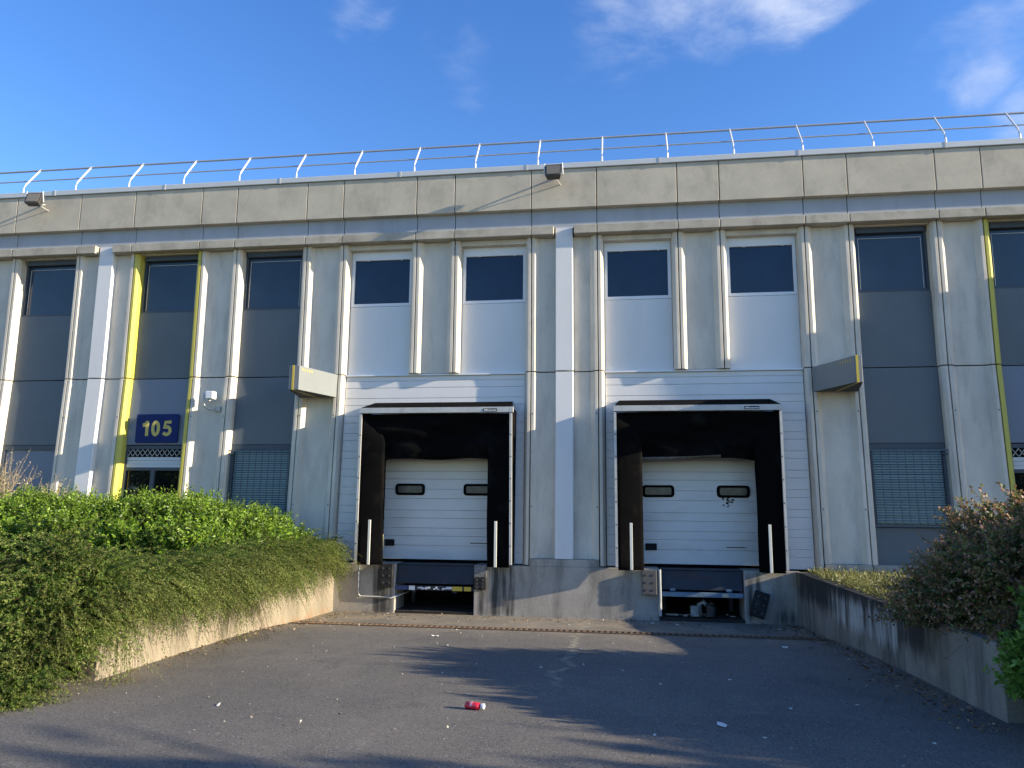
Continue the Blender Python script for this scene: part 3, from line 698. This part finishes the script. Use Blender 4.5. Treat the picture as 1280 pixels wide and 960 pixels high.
# wedge shaped lamp boxes
def lampbox(xa, xb, o0, o1, label, side):
    z0, z1 = 3.55, 4.06; T = thing('wall_box', label, 'canopy box', ((xa+xb)/2, 0, z0)); off = ((xa+xb)/2, 0, z0)
    yo = -1.22
    pts = [(xa, -.012), (o0, yo), (o1, yo), (xb, -.012)]
    n_ = 4
    m_ = MB(); m_.v = [(x_, y_, z0) for x_, y_ in pts]+[(x_, y_, z1) for x_, y_ in pts]
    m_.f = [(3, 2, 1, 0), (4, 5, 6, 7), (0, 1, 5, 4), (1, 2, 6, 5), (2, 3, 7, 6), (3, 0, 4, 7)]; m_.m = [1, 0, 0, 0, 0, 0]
    m_.build('casing', [BOXM, BOXD], T, offset=off, bevel=.006)
    xm = o0+(o1-o0)*(.40 if side < 0 else .38)
    MB().box(xm-.022, xm+.022, yo-.006, yo+.002, z0+.0, z1+.01).build('yellow_stripe', YEL2, T, offset=off)
    MB().add([(xm-.02, yo, z0-.004), (xm+.02, yo, z0-.004), ((xa+xb)/2+.02, -.02, z0-.004), ((xa+xb)/2-.02, -.02, z0-.004), (xm-.02, yo, z0+.002), (xm+.02, yo, z0+.002), ((xa+xb)/2+.02, -.02, z0+.002), ((xa+xb)/2-.02, -.02, z0+.002)],
             [(0, 1, 2, 3), (7, 6, 5, 4), (0, 4, 5, 1), (2, 6, 7, 3), (1, 5, 6, 2), (3, 7, 4, 0)]).build('yellow_stripe', YEL2, T, offset=off)
    # perforations near the top of the long inner side
    e0, e1 = (Vector((o1, yo, 0)), Vector((xb, 0, 0))) if side < 0 else (Vector((o0, yo, 0)), Vector((xa, 0, 0)))
    d = (e1-e0).normalized(); nrm = Vector((-d.y, d.x, 0)); 
    if nrm.x*(1 if side < 0 else -1) < 0: nrm = -nrm
    m_ = MB()
    for q in range(5):
        p0_ = e0+d*(.10+q*.075); 
        c_ = p0_+nrm*.004
        a1, a2 = c_-d*.012, c_+d*.012
        zz_ = z1-.10
        m_.add([(a1.x, a1.y, zz_), (a2.x, a2.y, zz_), (a2.x, a2.y, zz_+.05), (a1.x, a1.y, zz_+.05)], [(0, 1, 2, 3)])
    m_.build('vent_slot', YEL2, T, offset=off, fix=False)
lampbox(-5.20, -4.34, -4.92, -4.70, 'wedge shaped box on the wall left of the bays, its long side sunlit', -1)
lampbox(5.78, 6.64, 6.24, 6.38, 'slate wedge shaped box on the wall right of the bays, its long side shaded', 1)

# floodlights
def flood(x_, label, yawr):
    T = thing('floodlight', label, 'floodlight', (x_, -.5, 8.35))
    b_ = MB().add([(-.19, -.02, .17), (.19, -.02, .17), (.17, -.14, -.13), (-.17, -.14, -.13), (-.16, .12, .15), (.16, .12, .15), (.14, .02, -.17), (-.14, .02, -.17)],
              [(0, 1, 2, 3), (4, 7, 6, 5), (0, 4, 5, 1), (3, 2, 6, 7), (0, 3, 7, 4), (1, 5, 6, 2)]).build('lamp_body', mat('lamp_grey', (.05, .05, .048), .5), T, bevel=.01)
    MB().add([(-.15, -.047, .135), (.15, -.047, .135), (.135, -.142, -.10), (-.135, -.142, -.10), (-.15, -.04, .135), (.15, -.04, .135), (.135, -.13, -.10), (-.135, -.13, -.10)],
             [(0, 1, 2, 3), (0, 4, 5, 1), (3, 2, 6, 7), (0, 3, 7, 4), (1, 5, 6, 2)]).build('lamp_glass', mat('lamp_glass', (.15, .14, .12), .25), T)
    MB().tube([(-.19, -.03, .19), (-.205, .0, -.05), (-.1, .12, -.1), (.1, .12, -.1), (.205, .0, -.05), (.19, -.03, .19)], .012, 6).build('yoke', WHITEF, T)
    MB().tube([(0, .12, -.10), (0, .37, .02)], .018, 6).tube([(.05, .14, -.1), (.12, .37, -.14)], .012, 6).build('bracket', ALU, T)
    T.rotation_euler = (0, 0, yawr)
flood(.53, 'small grey floodlight on the cornice above the middle white pilaster', 0)
flood(-11.92, 'small grey floodlight on the cornice near the left end of the roof', math.radians(8))

# security camera
T = thing('security_camera', 'white security camera on a curved arm between the 105 entrance and the barred window', 'camera', (-7.25, .0, 3.5))
MB().box(-.09, .09, -.24, -.06, .02, .20).box(-.13, -.09, -.21, -.12, .10, .18).build('camera_body', WHITEF, T, bevel=.02)
MB().tube([(0, -.16, .02), (-.05, -.17, -.03)], .03, 8).tube([(-.15, -.17, .16), (-.16, -.17, -.05), (-.13, -.15, -.14), (-.06, -.10, -.19), (.06, .02, -.19)], .02, 8).build('arm', ALU, T, smooth=True)
MB().box(.02, .16, .0, .05, -.24, -.13).build('mount_plate', PIPEW, T)

# roof railing
R = thing('roof_railing', 'pale metal guard railing with backward leaning posts along the roof edge', 'railing', (0, .1, FT+.13)); off = (0, .1, FT+.13)
zb_, zm_, zt_ = FT+.13, 9.2, 9.62
for k in range(-12, 11):
    xx = .1+1.4385*k + (.02 if k < 3 else .0)
    MB().tube([(xx, .12, zb_-.0), (xx, .12, zb_+.22), (xx, .17, zb_+.36), (xx, .60, zt_+.03)], .021, 7).box(xx-.04, xx+.04, .06, .18, zb_, zb_+.012).build('railing_post', ALUW, R, offset=off, smooth=False)
for nm, yy, zz_, rd in (('top_rail', .58, zt_, .024), ('mid_rail', .37, zm_+.045, .017)):
    MB().tube([(x_, yy, zz_) for x_ in np.linspace(-18, 15.2, 24)], rd, 8).build(nm, mat(nm+'_steel', (.33, .345, .38), .55, metal=.2), R, offset=off, smooth=True)

# drain grating
T = thing('drain_grate', 'rusty slotted drain grate crossing the foot of the ramp', 'drain', (.5, -2.45, gz(-2.45))); off = (.5, -2.45, gz(-2.45))
m_ = MB(); y0, y1 = -2.62, -2.34
def gq(x_, y_, dz): return (x_, y_, gz(y_)+dz)
def strip(mb, x0, x1, ya, yb, dz, mi=0):
    mb.add([gq(x0, ya, dz), gq(x1, ya, dz), gq(x1, yb, dz), gq(x0, yb, dz)], [(0, 1, 2, 3)], mi)
strip(m_, -4.0, 5.2, y0-.03, y1+.03, .004, 1)
for ya in (y0-.03, y1): 
    m_.add([gq(-4, ya, .006), gq(5.2, ya, .006), gq(5.2, ya+.03, .006), gq(-4, ya+.03, .006), gq(-4, ya, .018), gq(5.2, ya, .018), gq(5.2, ya+.03, .018), gq(-4, ya+.03, .018)],
           [(4, 5, 6, 7), (0, 1, 5, 4), (2, 3, 7, 6), (0, 4, 7, 3), (1, 2, 6, 5)])
k = -3.99
while k < 5.19:
    m_.add([gq(k, y0, .006), gq(k+.045, y0, .006), gq(k+.045, y1, .006), gq(k, y1, .006), gq(k, y0, .016), gq(k+.045, y0, .016), gq(k+.045, y1, .016), gq(k, y1, .016)],
           [(4, 5, 6, 7), (0, 1, 5, 4), (2, 3, 7, 6), (0, 4, 7, 3), (1, 2, 6, 5)]); k += .10
m_.build('grating', [RUST, BLACK], T, offset=off, fix=False)

# crushed drink bottle
bx, by_ = .50, -8.55; bz = gz(by_)
T = thing('drink_bottle', 'small red plastic bottle with white cap lying on the asphalt', 'bottle', (bx, by_, bz)); T.rotation_euler = (0, 0, math.radians(-14)); T.scale = (.80, 1.18, 1.18)
REDP = mat('red_plastic', (.62, .02, .045), .25, var=.3, vscale=30, stain=.5, stain_col=(.75, .35, .38), stain_scale=22, stain_stretch=(1, 1, 1), stain_lo=.52)
prof = [(-.115, .012), (-.112, .028), (-.10, .034), (-.06, .030), (-.045, .034), (-.01, .034), (.015, .031), (.045, .033), (.065, .026), (.08, .014), (.092, .0135)]
def lathe(prof, n=20, squash=1.0):
    m_ = MB()
    for x_, r_ in prof:
        for k in range(n):
            a_ = 2*math.pi*k/n; m_.v.append((x_, r_*math.cos(a_), .033*squash+r_*squash*math.sin(a_)))
    for j in range(len(prof)-1):
        for k in range(n):
            m_.f.append((j*n+k, (j+1)*n+k, (j+1)*n+(k+1) % n, j*n+(k+1) % n)); m_.m.append(0)
    m_.f += [tuple(range(n)), tuple((len(prof)-1)*n+n-1-k for k in range(n))]; m_.m += [0, 0]
    return m_
lathe(prof, squash=.85).build('bottle_body', REDP, T, smooth=True)
lathe([(.09, .020), (.092, .0225), (.122, .0225), (.126, .019)], squash=.95).build('bottle_cap', WHITEF, T, smooth=False)
MB().add([(x_, .0349*math.cos(a_), .028+.0297*math.sin(a_)) for x_ in (-.044, -.012) for a_ in np.linspace(0, math.pi, 10)], [(i, i+1, i+11, i+10) for i in range(9)]).build('label_band', mat('pale_label', (.75, .3, .35), .4, var=.4, vscale=40), T, smooth=True)

# litter: scraps of paper and dead leaves as individual things
PAP = mat('paper', (.62, .60, .55), .8, var=.15, vscale=20)
pts_ = [(1, .3, -7.9, .05), (2, -2.75, -2.55, .10), (2, -1.0, -4.0, .12), (1, -.6, -4.9, .07), (1, .9, -6.3, .05), (2, 2.75, -8.75, .12), (1, 2.3, -7.0, .05), (1, 3.1, -6.6, .05), (1, 3.5, -7.9, .06),
        (1, 4.2, -7.6, .05), (2, 4.7, -1.2, .14), (1, 4.25, -3.9, .10), (1, 2.15, -9.2, .05), (1, 3.05, -9.1, .05), (2, -1.9, -8.9, .08), (1, -2.1, -5.7, .04), (1, -1.3, -5.2, .04), (2, 2.45, -.75, .12), (1, 2.9, -.9, .12),
        (1, 3.9, -.85, .06), (1, .9, -1.4, .07), (1, 1.9, -5.1, .04), (1, 1.3, -4.8, .05), (1, -.9, -2.9, .06), (1, .1, -3.4, .05), (1, -3.1, -3.0, .04), (1, -2.6, -1.3, .04), (1, -.2, -6.9, .04), (1, 4.4, -9.0, .05), (1, 1.4, -6.0, .04)]
def scrap_mesh(seed, flat=1.0):
    rs = random.Random(seed); m_ = MB(); n_ = 7
    c_ = (0, 0, .16); m_.v.append(c_)
    for k in range(n_):
        a_ = 2*math.pi*k/n_; r_ = .35+.25*rs.random(); m_.v.append((r_*math.cos(a_), r_*.6*math.sin(a_), rs.random()*.28*flat))
    m_.f = [(0, 1+k, 1+(k+1) % n_) for k in range(n_)]; m_.m = [0]*n_
    me = bpy.data.meshes.new('paper_scrap'); me.from_pydata(m_.v, [], m_.f); me.materials.append(PAP); return me
sm = [scrap_mesh(k) for k in range(5)]
for i, (kd, x_, y_, s_) in enumerate(pts_):
    o = bpy.data.objects.new('paper_scrap', sm[i % 5]); COL.objects.link(o)
    o.location = (x_, y_, gz(y_)+.002); o.scale = (s_*.95,)*3; o.rotation_euler = (0, 0, i*1.7)
    md = o.modifiers.new('thick', 'SOLIDIFY'); md.thickness = .03
    tag(o, 'small crumpled pale scrap of paper littering the ramp asphalt', 'litter', 'scraps of litter on the ramp')

# ------------------------------------------------------------------ foliage
def mesh_np(name, V, Fc, mats, mi, parent=None, loc=None):
    me = bpy.data.meshes.new(name); nv, nf = len(V), len(Fc)
    k = Fc.shape[1]
    me.vertices.add(nv); me.vertices.foreach_set('co', V.astype(np.float32).ravel())
    me.loops.add(nf*k); me.loops.foreach_set('vertex_index', Fc.astype(np.int32).ravel())
    me.polygons.add(nf); me.polygons.foreach_set('loop_start', np.arange(0, nf*k, k, dtype=np.int32))
    for m in mats: me.materials.append(m)
    me.polygons.foreach_set('material_index', mi.astype(np.int32)); me.update(calc_edges=True)
    o = bpy.data.objects.new(name, me); COL.objects.link(o)
    if parent is not None: o.parent = parent
    return o
def unit(a): return a/np.maximum(np.linalg.norm(a, axis=-1, keepdims=True), 1e-9)
def strands(p0, d0, Ls, droop, m, leaf, aspect=.45, spread=.9, tipmat=0, twig_r=.004, t0=.12, clip=None, up=0.0):
    """returns leaf verts, faces, mat idx, twig verts, faces"""
    n = len(p0); t = t0+(1-t0)*(np.arange(m)[None, :]+rng.random((n, m)))/m
    Lt = Ls[:, None]*t
    pos = p0[:, None]+d0[:, None]*Lt[..., None]; pos[..., 2] -= droop[:, None]*Lt**2
    tan = np.repeat(d0[:, None], m, 1).copy(); tan[..., 2] -= 2*droop[:, None]*Lt; tan = unit(tan)
    rnd = unit(rng.normal(size=(n, m, 3))); side = unit(np.cross(tan, rnd))
    ld = unit(tan*(1-spread*.5)+side*spread+np.array([0, 0, up]))
    wv = unit(np.cross(ld, unit(rng.normal(size=(n, m, 3)))))
    nrm = np.cross(ld, wv)
    s = leaf*(.6+.8*rng.random((n, m, 1)))*(1.15-.45*t[..., None])
    a = pos; tip = pos+ld*s; mid = pos+ld*s*.5
    l_ = mid+wv*s*aspect*.5+nrm*s*.08; r_ = mid-wv*s*aspect*.5+nrm*s*.08
    V = np.stack([a, l_, tip, r_], 2).reshape(-1, 3)
    ok = np.ones((n, m), bool) if clip is None else clip(pos)
    nf = n*m; Fc = np.arange(nf*4).reshape(nf, 4)
    mi = (t > (1-tipmat*(.5+rng.random((n, 1))))).astype(int) if tipmat else np.zeros((n, m), int)
    mi = mi.ravel(); keep = ok.ravel(); Fk = Fc[keep]; mi = mi[keep]
    V = V[Fk.ravel()]; Fk = np.arange(len(V)).reshape(-1, 4)
    # twigs, three sided
    K = 6; tt = np.linspace(0, .97, K)[None, :]; Lt = Ls[:, None]*tt
    c = p0[:, None]+d0[:, None]*Lt[..., None]; c[..., 2] -= droop[:, None]*Lt**2
    rad = (twig_r*(1-.7*tt))[..., None]
    A = unit(np.cross(d0, np.array([.3, .2, .9])))[:, None]; Bv = unit(np.cross(d0[:, None], A))
    ring = np.stack([c+A*rad, c+(-.5*A+.87*Bv)*rad, c+(-.5*A-.87*Bv)*rad], 2)
    TV = ring.reshape(-1, 3); idx = np.arange(n*K*3).reshape(n, K, 3); q = []
    for j in range(3):
        q.append(np.stack([idx[:, :-1, j], idx[:, :-1, (j+1) % 3], idx[:, 1:, (j+1) % 3], idx[:, 1:, j]], -1).reshape(-1, 4))
    return V, Fk, mi, TV, np.concatenate(q)
TWIG = mat('twig_bark', (.11, .075, .045), .85, var=.2, vscale=8); TWIGD = mat('pale_twig', (.36, .30, .2), .85)
LG1 = leafmat('hedge_leaf', (.06, .13, .012), (.17, .29, .022), (.30, .42, .06), trans=.3)
LG2 = leafmat('trailing_leaf', (.045, .10, .014), (.125, .205, .03), (.20, .27, .05), trans=.3, rough=.65)
LG2b = leafmat('trailing_tip_leaf', (.13, .17, .028), (.19, .22, .05), (.25, .26, .10), trans=.3, rough=.65)
LR1 = leafmat('berberis_leaf', (.03, .06, .018), (.085, .13, .035), (.14, .09, .045), trans=.25)
LR2 = leafmat('berberis_red_leaf', (.15, .22, .05), (.34, .16, .10), (.60, .40, .28), trans=.35)
LG3 = leafmat('bright_shrub_leaf', (.09, .20, .03), (.22, .38, .06), (.34, .50, .10), trans=.4)
def plant(name, label, cat, parts, twig=TWIG, loc=(0, 0, 0)):
    T = thing(name, label, cat, loc); off = np.array(loc)
    for (V, Fc, mi, TV, TF), mats in parts[:1]:
        pass
    V = []; Fc = []; MI = []; TV = []; TF = []; a = b_ = 0; mats = parts[0][1]
    for (v, f, m_, tv, tf), _ in parts:
        V.append(v-off); Fc.append(f+a); MI.append(m_); a += len(v); TV.append(tv-off); TF.append(tf+b_); b_ += len(tv)
    mesh_np('foliage', np.concatenate(V), np.concatenate(Fc), mats, np.concatenate(MI), T)
    tf = np.concatenate(TF); mesh_np('branches', np.concatenate(TV), tf, [twig], np.zeros(len(tf)), T)
    return T
U = lambda n, a, b_: a+(b_-a)*rng.random(n)
def sn(x, y): return np.sin(1.7*x+.6)*np.cos(2.1*y+1.3)*.5+np.sin(3.9*x+2.2*y)*.3+np.sin(7.3*x-3.1*y+1)*.2
# --- bright hedge in front of the building on the left
def hedge_top(x, y):
    tx = np.clip((x+4.25)/-1.9, 0, 1)                      # falls away towards the ramp
    h = .55+.72*np.sqrt(tx)
    h = h + .15*sn(x*1.3, y)
    return h - .35*np.clip((-2.6-y)/1.0, 0, 1)
n_ = 5200
x_ = U(n_, -14.5, -4.35); y_ = U(n_, -3.9, -1.0)
ht = hedge_top(x_, y_)
Lh = U(n_, .28, .5); lvl = rng.random(n_)**.6
z_ = np.clip(ht*(.35+.65*lvl)-Lh*.75, 0, 3)
d = np.stack([rng.normal(0, .35, n_), -.45*np.clip((-y_-2.2), 0, 1)+rng.normal(0, .35, n_), np.full(n_, 1.0)], 1); d = unit(d)
A1 = strands(np.stack([x_, y_, z_], 1), d, Lh, np.zeros(n_), 26, .075, .5, .9, twig_r=.004)
n_ = 900      # shoots sticking out on top
x_ = U(n_, -14, -4.6); y_ = U(n_, -3.2, -1.2); z_ = hedge_top(x_, y_)-.25
d = unit(np.stack([rng.normal(0, .25, n_), rng.normal(0, .25, n_), np.ones(n_)], 1))
A2 = strands(np.stack([x_, y_, z_], 1), d, U(n_, .25, .5), np.zeros(n_), 16, .065, .5, .8, twig_r=.003)
plant('hedge', 'bright green leafy hedge in front of the building, left of the ramp', 'hedge', [(A1, [LG1]), (A2, [LG1])], loc=(-8, -2, 0))
# --- feathery trailing shrub over the left wall
parts = []
n_ = 8200
yy = U(n_, -8.6, -.4); xw = np.array([XL(q) for q in yy]); back = rng.random(n_)**1.7*3.4
xx_ = xw-.12-back
mound = .30*np.exp(-((back-.5)/.9)**2)
zz_ = np.where(yy < -7.9, np.interp(-yy, [7.9, 8.6], [0, -.35]), 0.)-.02+.12*np.abs(sn(xx_, yy))+rng.random(n_)*(.12+mound)
ang = rng.normal(-.30, .5, n_)
el_ = U(n_, .05, .85)
d = np.stack([np.cos(ang)*np.cos(el_), np.sin(ang)*np.cos(el_), np.sin(el_)], 1)
Ls = U(n_, .45, .95)*np.where(back < .9, 1.1, 1.0)
dr_ = U(n_, .35, .8)
def clipw(pos):
    xw_ = -4.13+.33*np.clip((-.35-pos[..., 1])/7.55, 0, 1)
    return ~((pos[..., 0] < xw_+.01) & (pos[..., 2] < -.01) & (pos[..., 1] > -8.05)) & (pos[..., 2] > -.95)
def cliph(pos):      # how far the general mass hangs down the wall
    y_ = pos[..., 1]; h_ = .27+.12*np.sin(2.1*y_+1)+.11*np.sin(5.3*y_)+.07*np.sin(13*y_)
    return clipw(pos) & ((pos[..., 2] > -h_+rng.normal(0, .03, y_.shape)) | (y_ < -7.9))
parts.append((strands(np.stack([xx_, yy, zz_], 1), d, Ls, dr_*1.1, 74, .036, .30, .5, tipmat=.35, twig_r=.002, clip=cliph), [LG2, LG2b]))
# long hanging sprays over the wall face, in clumps
cl_n = 30; cyy = U(cl_n, -8.2, -.4); clen = U(cl_n, .35, .85)*np.where(rng.random(cl_n) < .22, 1.35, 1); cdir = rng.normal(-.25, .3, cl_n)
n_ = cl_n*55; ci = np.repeat(np.arange(cl_n), 55)
yy = np.clip(cyy[ci]+rng.normal(0, .065, n_), -8.3, -.35); xw = np.array([XL(q) for q in yy])
d = unit(np.stack([U(n_, .45, .9), cdir[ci]+rng.normal(0, .18, n_), U(n_, .0, .35)], 1))
Ls = clen[ci]*U(n_, .65, 1.1)+.12
parts.append((strands(np.stack([xw-.1, yy, U(n_, .0, .28)], 1), d, Ls, U(n_, 1.1, 1.9), 52, .036, .30, .5, tipmat=.2, twig_r=.002, clip=lambda q: clipw(q) & (q[..., 0] < -4.13+.33*np.clip((-.35-q[..., 1])/7.55, 0, 1)+.42) & (q[..., 2] > -.72)), [LG2, LG2b]))
# mound running down to the asphalt at the near end
n_ = 5200
xx_ = np.where(rng.random(n_) < .35, U(n_, -4.9, -3.66), U(n_, -8.5, -3.75)); yy = U(n_, -9.5, -7.6)
gb = np.interp(-yy, [7.9, 8.6, 9.3, 10.2], [-.06, -.35, -.6, -.7]); edge = np.clip((9.55+yy)/1.5, 0, 1)
zz_ = gb+rng.random(n_)*(.15+.75*edge)*np.clip((-3.62-xx_)/.7, .15, 1)
ang = rng.normal(-.75, .8, n_); el_ = U(n_, -.2, .9)
d = np.stack([np.cos(ang)*np.cos(el_), np.sin(ang)*np.cos(el_), np.sin(el_)], 1)
def clipg(pos): return clipw(pos) & (pos[..., 2] > np.interp(-pos[..., 1], [8, 10, 12], [-.69, -.6, -.5]))
parts.append((strands(np.stack([xx_, yy, zz_], 1), d, U(n_, .25, .55), U(n_, .4, 1.0), 48, .038, .32, .6, tipmat=.2, twig_r=.003, clip=clipg), [LG2, LG2b]))
plant('trailing_shrub', 'feathery olive green shrub spilling over the sunlit low wall', 'shrub', parts, loc=(-5, -5, 0))
# --- dry twiggy plants behind the hedge on the far left
DRY = leafmat('dry_leaf', (.28, .22, .12), (.45, .38, .22), (.55, .5, .33), trans=.3)
for nm, xc, yc, hz, n_, lab in (('dry_shrub', -11.2, -1.6, 1.35, 130, 'tall dry straw coloured weed at the left edge above the hedge'), ('dry_shrub', -9.95, -1.35, .75, 60, 'short dry weed above the hedge, left of the white pilaster')):
    x_ = rng.normal(xc, .25, n_); y_ = rng.normal(yc, .15, n_); z_ = U(n_, .8, 1.25)
    d = unit(np.stack([rng.normal(.12, .3, n_), rng.normal(0, .25, n_), np.ones(n_)], 1))
    plant(nm, lab, 'dry weed', [(strands(np.stack([x_, y_, z_], 1), d, U(n_, .3, hz), U(n_, 0, .15), 16, .05, .35, .8, twig_r=.006), [DRY])], twig=TWIGD, loc=(xc, yc, 0))
# --- reddish bush on the right
def bush(n_, cx_, cy_, rx, ry, h, z0, Lr, m, leaf, mats, tip, nm, lab, cat, twig=TWIG, lean_=(0, 0), extra=None, asp=.5):
    th = U(n_, 0, 2*math.pi); ph = np.arccos(U(n_, -.05, 1)); rad = .35+.6*rng.random(n_)**.5
    sx_ = np.cos(th)*np.sin(ph); sy_ = np.sin(th)*np.sin(ph); sz_ = np.cos(ph)
    wob = 1+.12*np.sin(3*th+1)+.10*np.sin(5*th+ph*4)
    Lz = U(n_, *Lr)
    p_ = np.stack([cx_+rx*sx_*rad*wob, cy_+ry*sy_*rad*wob, z0+h*sz_*rad*wob], 1)
    d = unit(np.stack([sx_, sy_, sz_*.8+.35], 1)+rng.normal(0, .28, (n_, 3)))
    pr = [(strands(p_-d*Lz[:, None]*.4, d, Lz, U(n_, .1, .6), m, leaf, asp, .85, tipmat=tip, twig_r=.004, clip=lambda q: q[..., 2] > -.03 if extra is None else extra(q)), mats)]
    return nm, lab, cat, pr, twig, (cx_, cy_, 0)
nm, lab, cat, pr, twg, lc = bush(6500, 7.0, -7.0, 2.0, 1.65, 1.30, .05, (.35, .75), 34, .055, [LR1, LR2], .42, 'berberis_bush', 'dense bush with dark lower leaves and reddish tips on the right wall', 'bush',
    extra=lambda q: (q[..., 2] > -.03) | (q[..., 0] < 5.2))
n_ = 70
x_ = U(n_, 5.6, 7.6); y_ = U(n_, -7.8, -6.0)
d = unit(np.stack([rng.normal(-.1, .35, n_), rng.normal(0, .3, n_), np.ones(n_)], 1))
pr.append((strands(np.stack([x_, y_, U(n_, .6, .9)], 1), d, U(n_, .3, .55), U(n_, 0, .2), 30, .05, .5, .8, tipmat=.6, twig_r=.005), [LR1, LR2]))
plant(nm, lab, cat, pr, twg, lc)
nm, lab, cat, pr, twg, lc = bush(1500, 6.2, -8.85, 1.05, .85, 1.08, -.25, (.2, .38), 22, .085, [LG3], 0, 'leafy_shrub', 'bright green broad leaved shrub at the right edge beside the wall end', 'shrub', extra=lambda q: q[..., 2] > -.68, asp=.55)
plant(nm, lab, cat, pr, twg, lc)
# --- grass and weeds on the right bed
GR = leafmat('grass_blade', (.09, .12, .03), (.22, .22, .08), (.38, .34, .18), trans=.3)
n_ = 3600
x_ = 5.45+2.6*rng.random(n_)**1.5; y_ = U(n_, -6.5, -.35)
d = unit(np.stack([rng.normal(-.1, .45, n_), rng.normal(-.1, .45, n_), np.ones(n_)], 1))
V, Fc, mi, TV, TF = strands(np.stack([x_, y_, np.full(n_, -.06)], 1), d, U(n_, .08, .30), U(n_, .5, 2), 6, .07, .16, .35, twig_r=.003)
o = mesh_np('grass', V, Fc, [GR], mi); tag(o, 'short dry grass and weeds growing on the raised bed behind the right wall', 'grass', kind='stuff')
# fallen leaves by the walls
n_ = 1500
x_ = np.concatenate([XR(-3)-.02-np.abs(rng.normal(0, .28, n_//2)), -3.95+np.abs(rng.normal(0, .22, n_//4)), U(n_-n_//2-n_//4, -3.8, 5.1)])
y_ = np.concatenate([U(n_//2, -8.5, -.4), U(n_//4, -8, -.5), -.3-np.abs(rng.normal(0, .5, n_-n_//2-n_//4))])
n_ = len(x_); z_ = np.array([gz(q) for q in y_])+.012
d = unit(np.stack([rng.normal(0, 1, n_), rng.normal(0, 1, n_), rng.normal(0, .15, n_)], 1))
V, Fc, mi, TV, TF = strands(np.stack([x_, y_, z_], 1), d, np.full(n_, .03), np.zeros(n_), 1, .05, .5, .1)
V[:, 2] = np.maximum(V[:, 2], np.interp(-V[:, 1], [-q[0] for q in GP], [q[1] for q in GP])+.004)
o = mesh_np('fallen_leaves', V, Fc, [leafmat('dead_leaf', (.10, .06, .03), (.22, .15, .08), (.42, .36, .26), trans=.1)], mi); tag(o, 'dead leaves and grit gathered along the foot of the walls', 'leaf litter', kind='stuff')

n_ = 1300      # grit and crumbs strewn over the ramp
x_ = U(n_, -4.0, 5.2); y_ = -9.8*rng.random(n_)**1.2-.4; z_ = np.array([gz(q) for q in y_])+.004
d = unit(np.stack([rng.normal(0, 1, n_), rng.normal(0, 1, n_), rng.normal(0, .3, n_)], 1))
V, Fc, mi, TV, TF = strands(np.stack([x_, y_, z_], 1), d, np.full(n_, .01), np.zeros(n_), 1, .022, .7, .1)
V[:, 2] = np.maximum(V[:, 2], np.interp(-V[:, 1], [-q[0] for q in GP], [q[1] for q in GP])+.003)
o = mesh_np('grit', V, Fc, [leafmat('pale_grit', (.10, .09, .08), (.30, .28, .24), (.6, .58, .52), trans=.0)], mi); tag(o, 'tiny pale crumbs and grit strewn over the ramp asphalt', 'grit', kind='stuff')

# --- trees standing beyond the right edge, which shade the ramp and show in the panes
LT = leafmat('tree_leaf', (.03, .06, .015), (.07, .12, .03), trans=.2)
def tree(x0, y0, h, r, lab, n_=1500):
    T = thing('broadleaf_tree', lab, 'tree', (x0, y0, gz(y0))); 
    mb = MB().tube([(0, 0, 0), (.05, .02, h*.3), (-.03, .05, h*.6), (.02, 0, h*.9)], [.16, .13, .08, .03], 10)
    for k in range(9):
        a_ = k*2.4; zz = h*(.3+.06*k); mb.tube([(0, .03, zz), (r*.5*math.cos(a_), r*.5*math.sin(a_), zz+h*.1), (r*.85*math.cos(a_), r*.85*math.sin(a_), zz+h*.18)], [.06, .035, .012], 6)
    mb.build('trunk', TWIG, T, smooth=True)
    c = unit(rng.normal(size=(26, 3)))*np.array([r*.6, r*.6, h*.26])*rng.random((26, 1))**.4+np.array([0, 0, h*.66])
    k = rng.integers(0, 26, n_); p_ = c[k]+rng.normal(0, r*.17, (n_, 3)); d = unit(rng.normal(size=(n_, 3)))
    V, Fc, mi, TV, TF = strands(p_, d, U(n_, .3, .6), np.zeros(n_), 18, .12, .6, .9)
    mesh_np('crown', V, Fc, [LT], mi, T)
tree(15.5, -13.6, 6.0, 2.2, 'broadleaf tree beyond the right edge, nearer the camera')
tree(20.5, -15.2, 7.0, 2.4, 'taller broadleaf tree beyond the right edge, behind the camera side')
tree(14.6, -11.2, 3.6, 1.5, 'low broadleaf tree beyond the right edge, level with the ramp')
tree(21.5, -23, 12.5, 3.6, 'tall broadleaf tree far behind the camera on the right', 2200)
tree(-19.5, -18, 7.5, 3.2, 'broadleaf tree behind the camera on the left, nearer', 1500)
tree(-25, -25, 9, 4.0, 'taller broadleaf tree behind the camera on the far left', 1500)
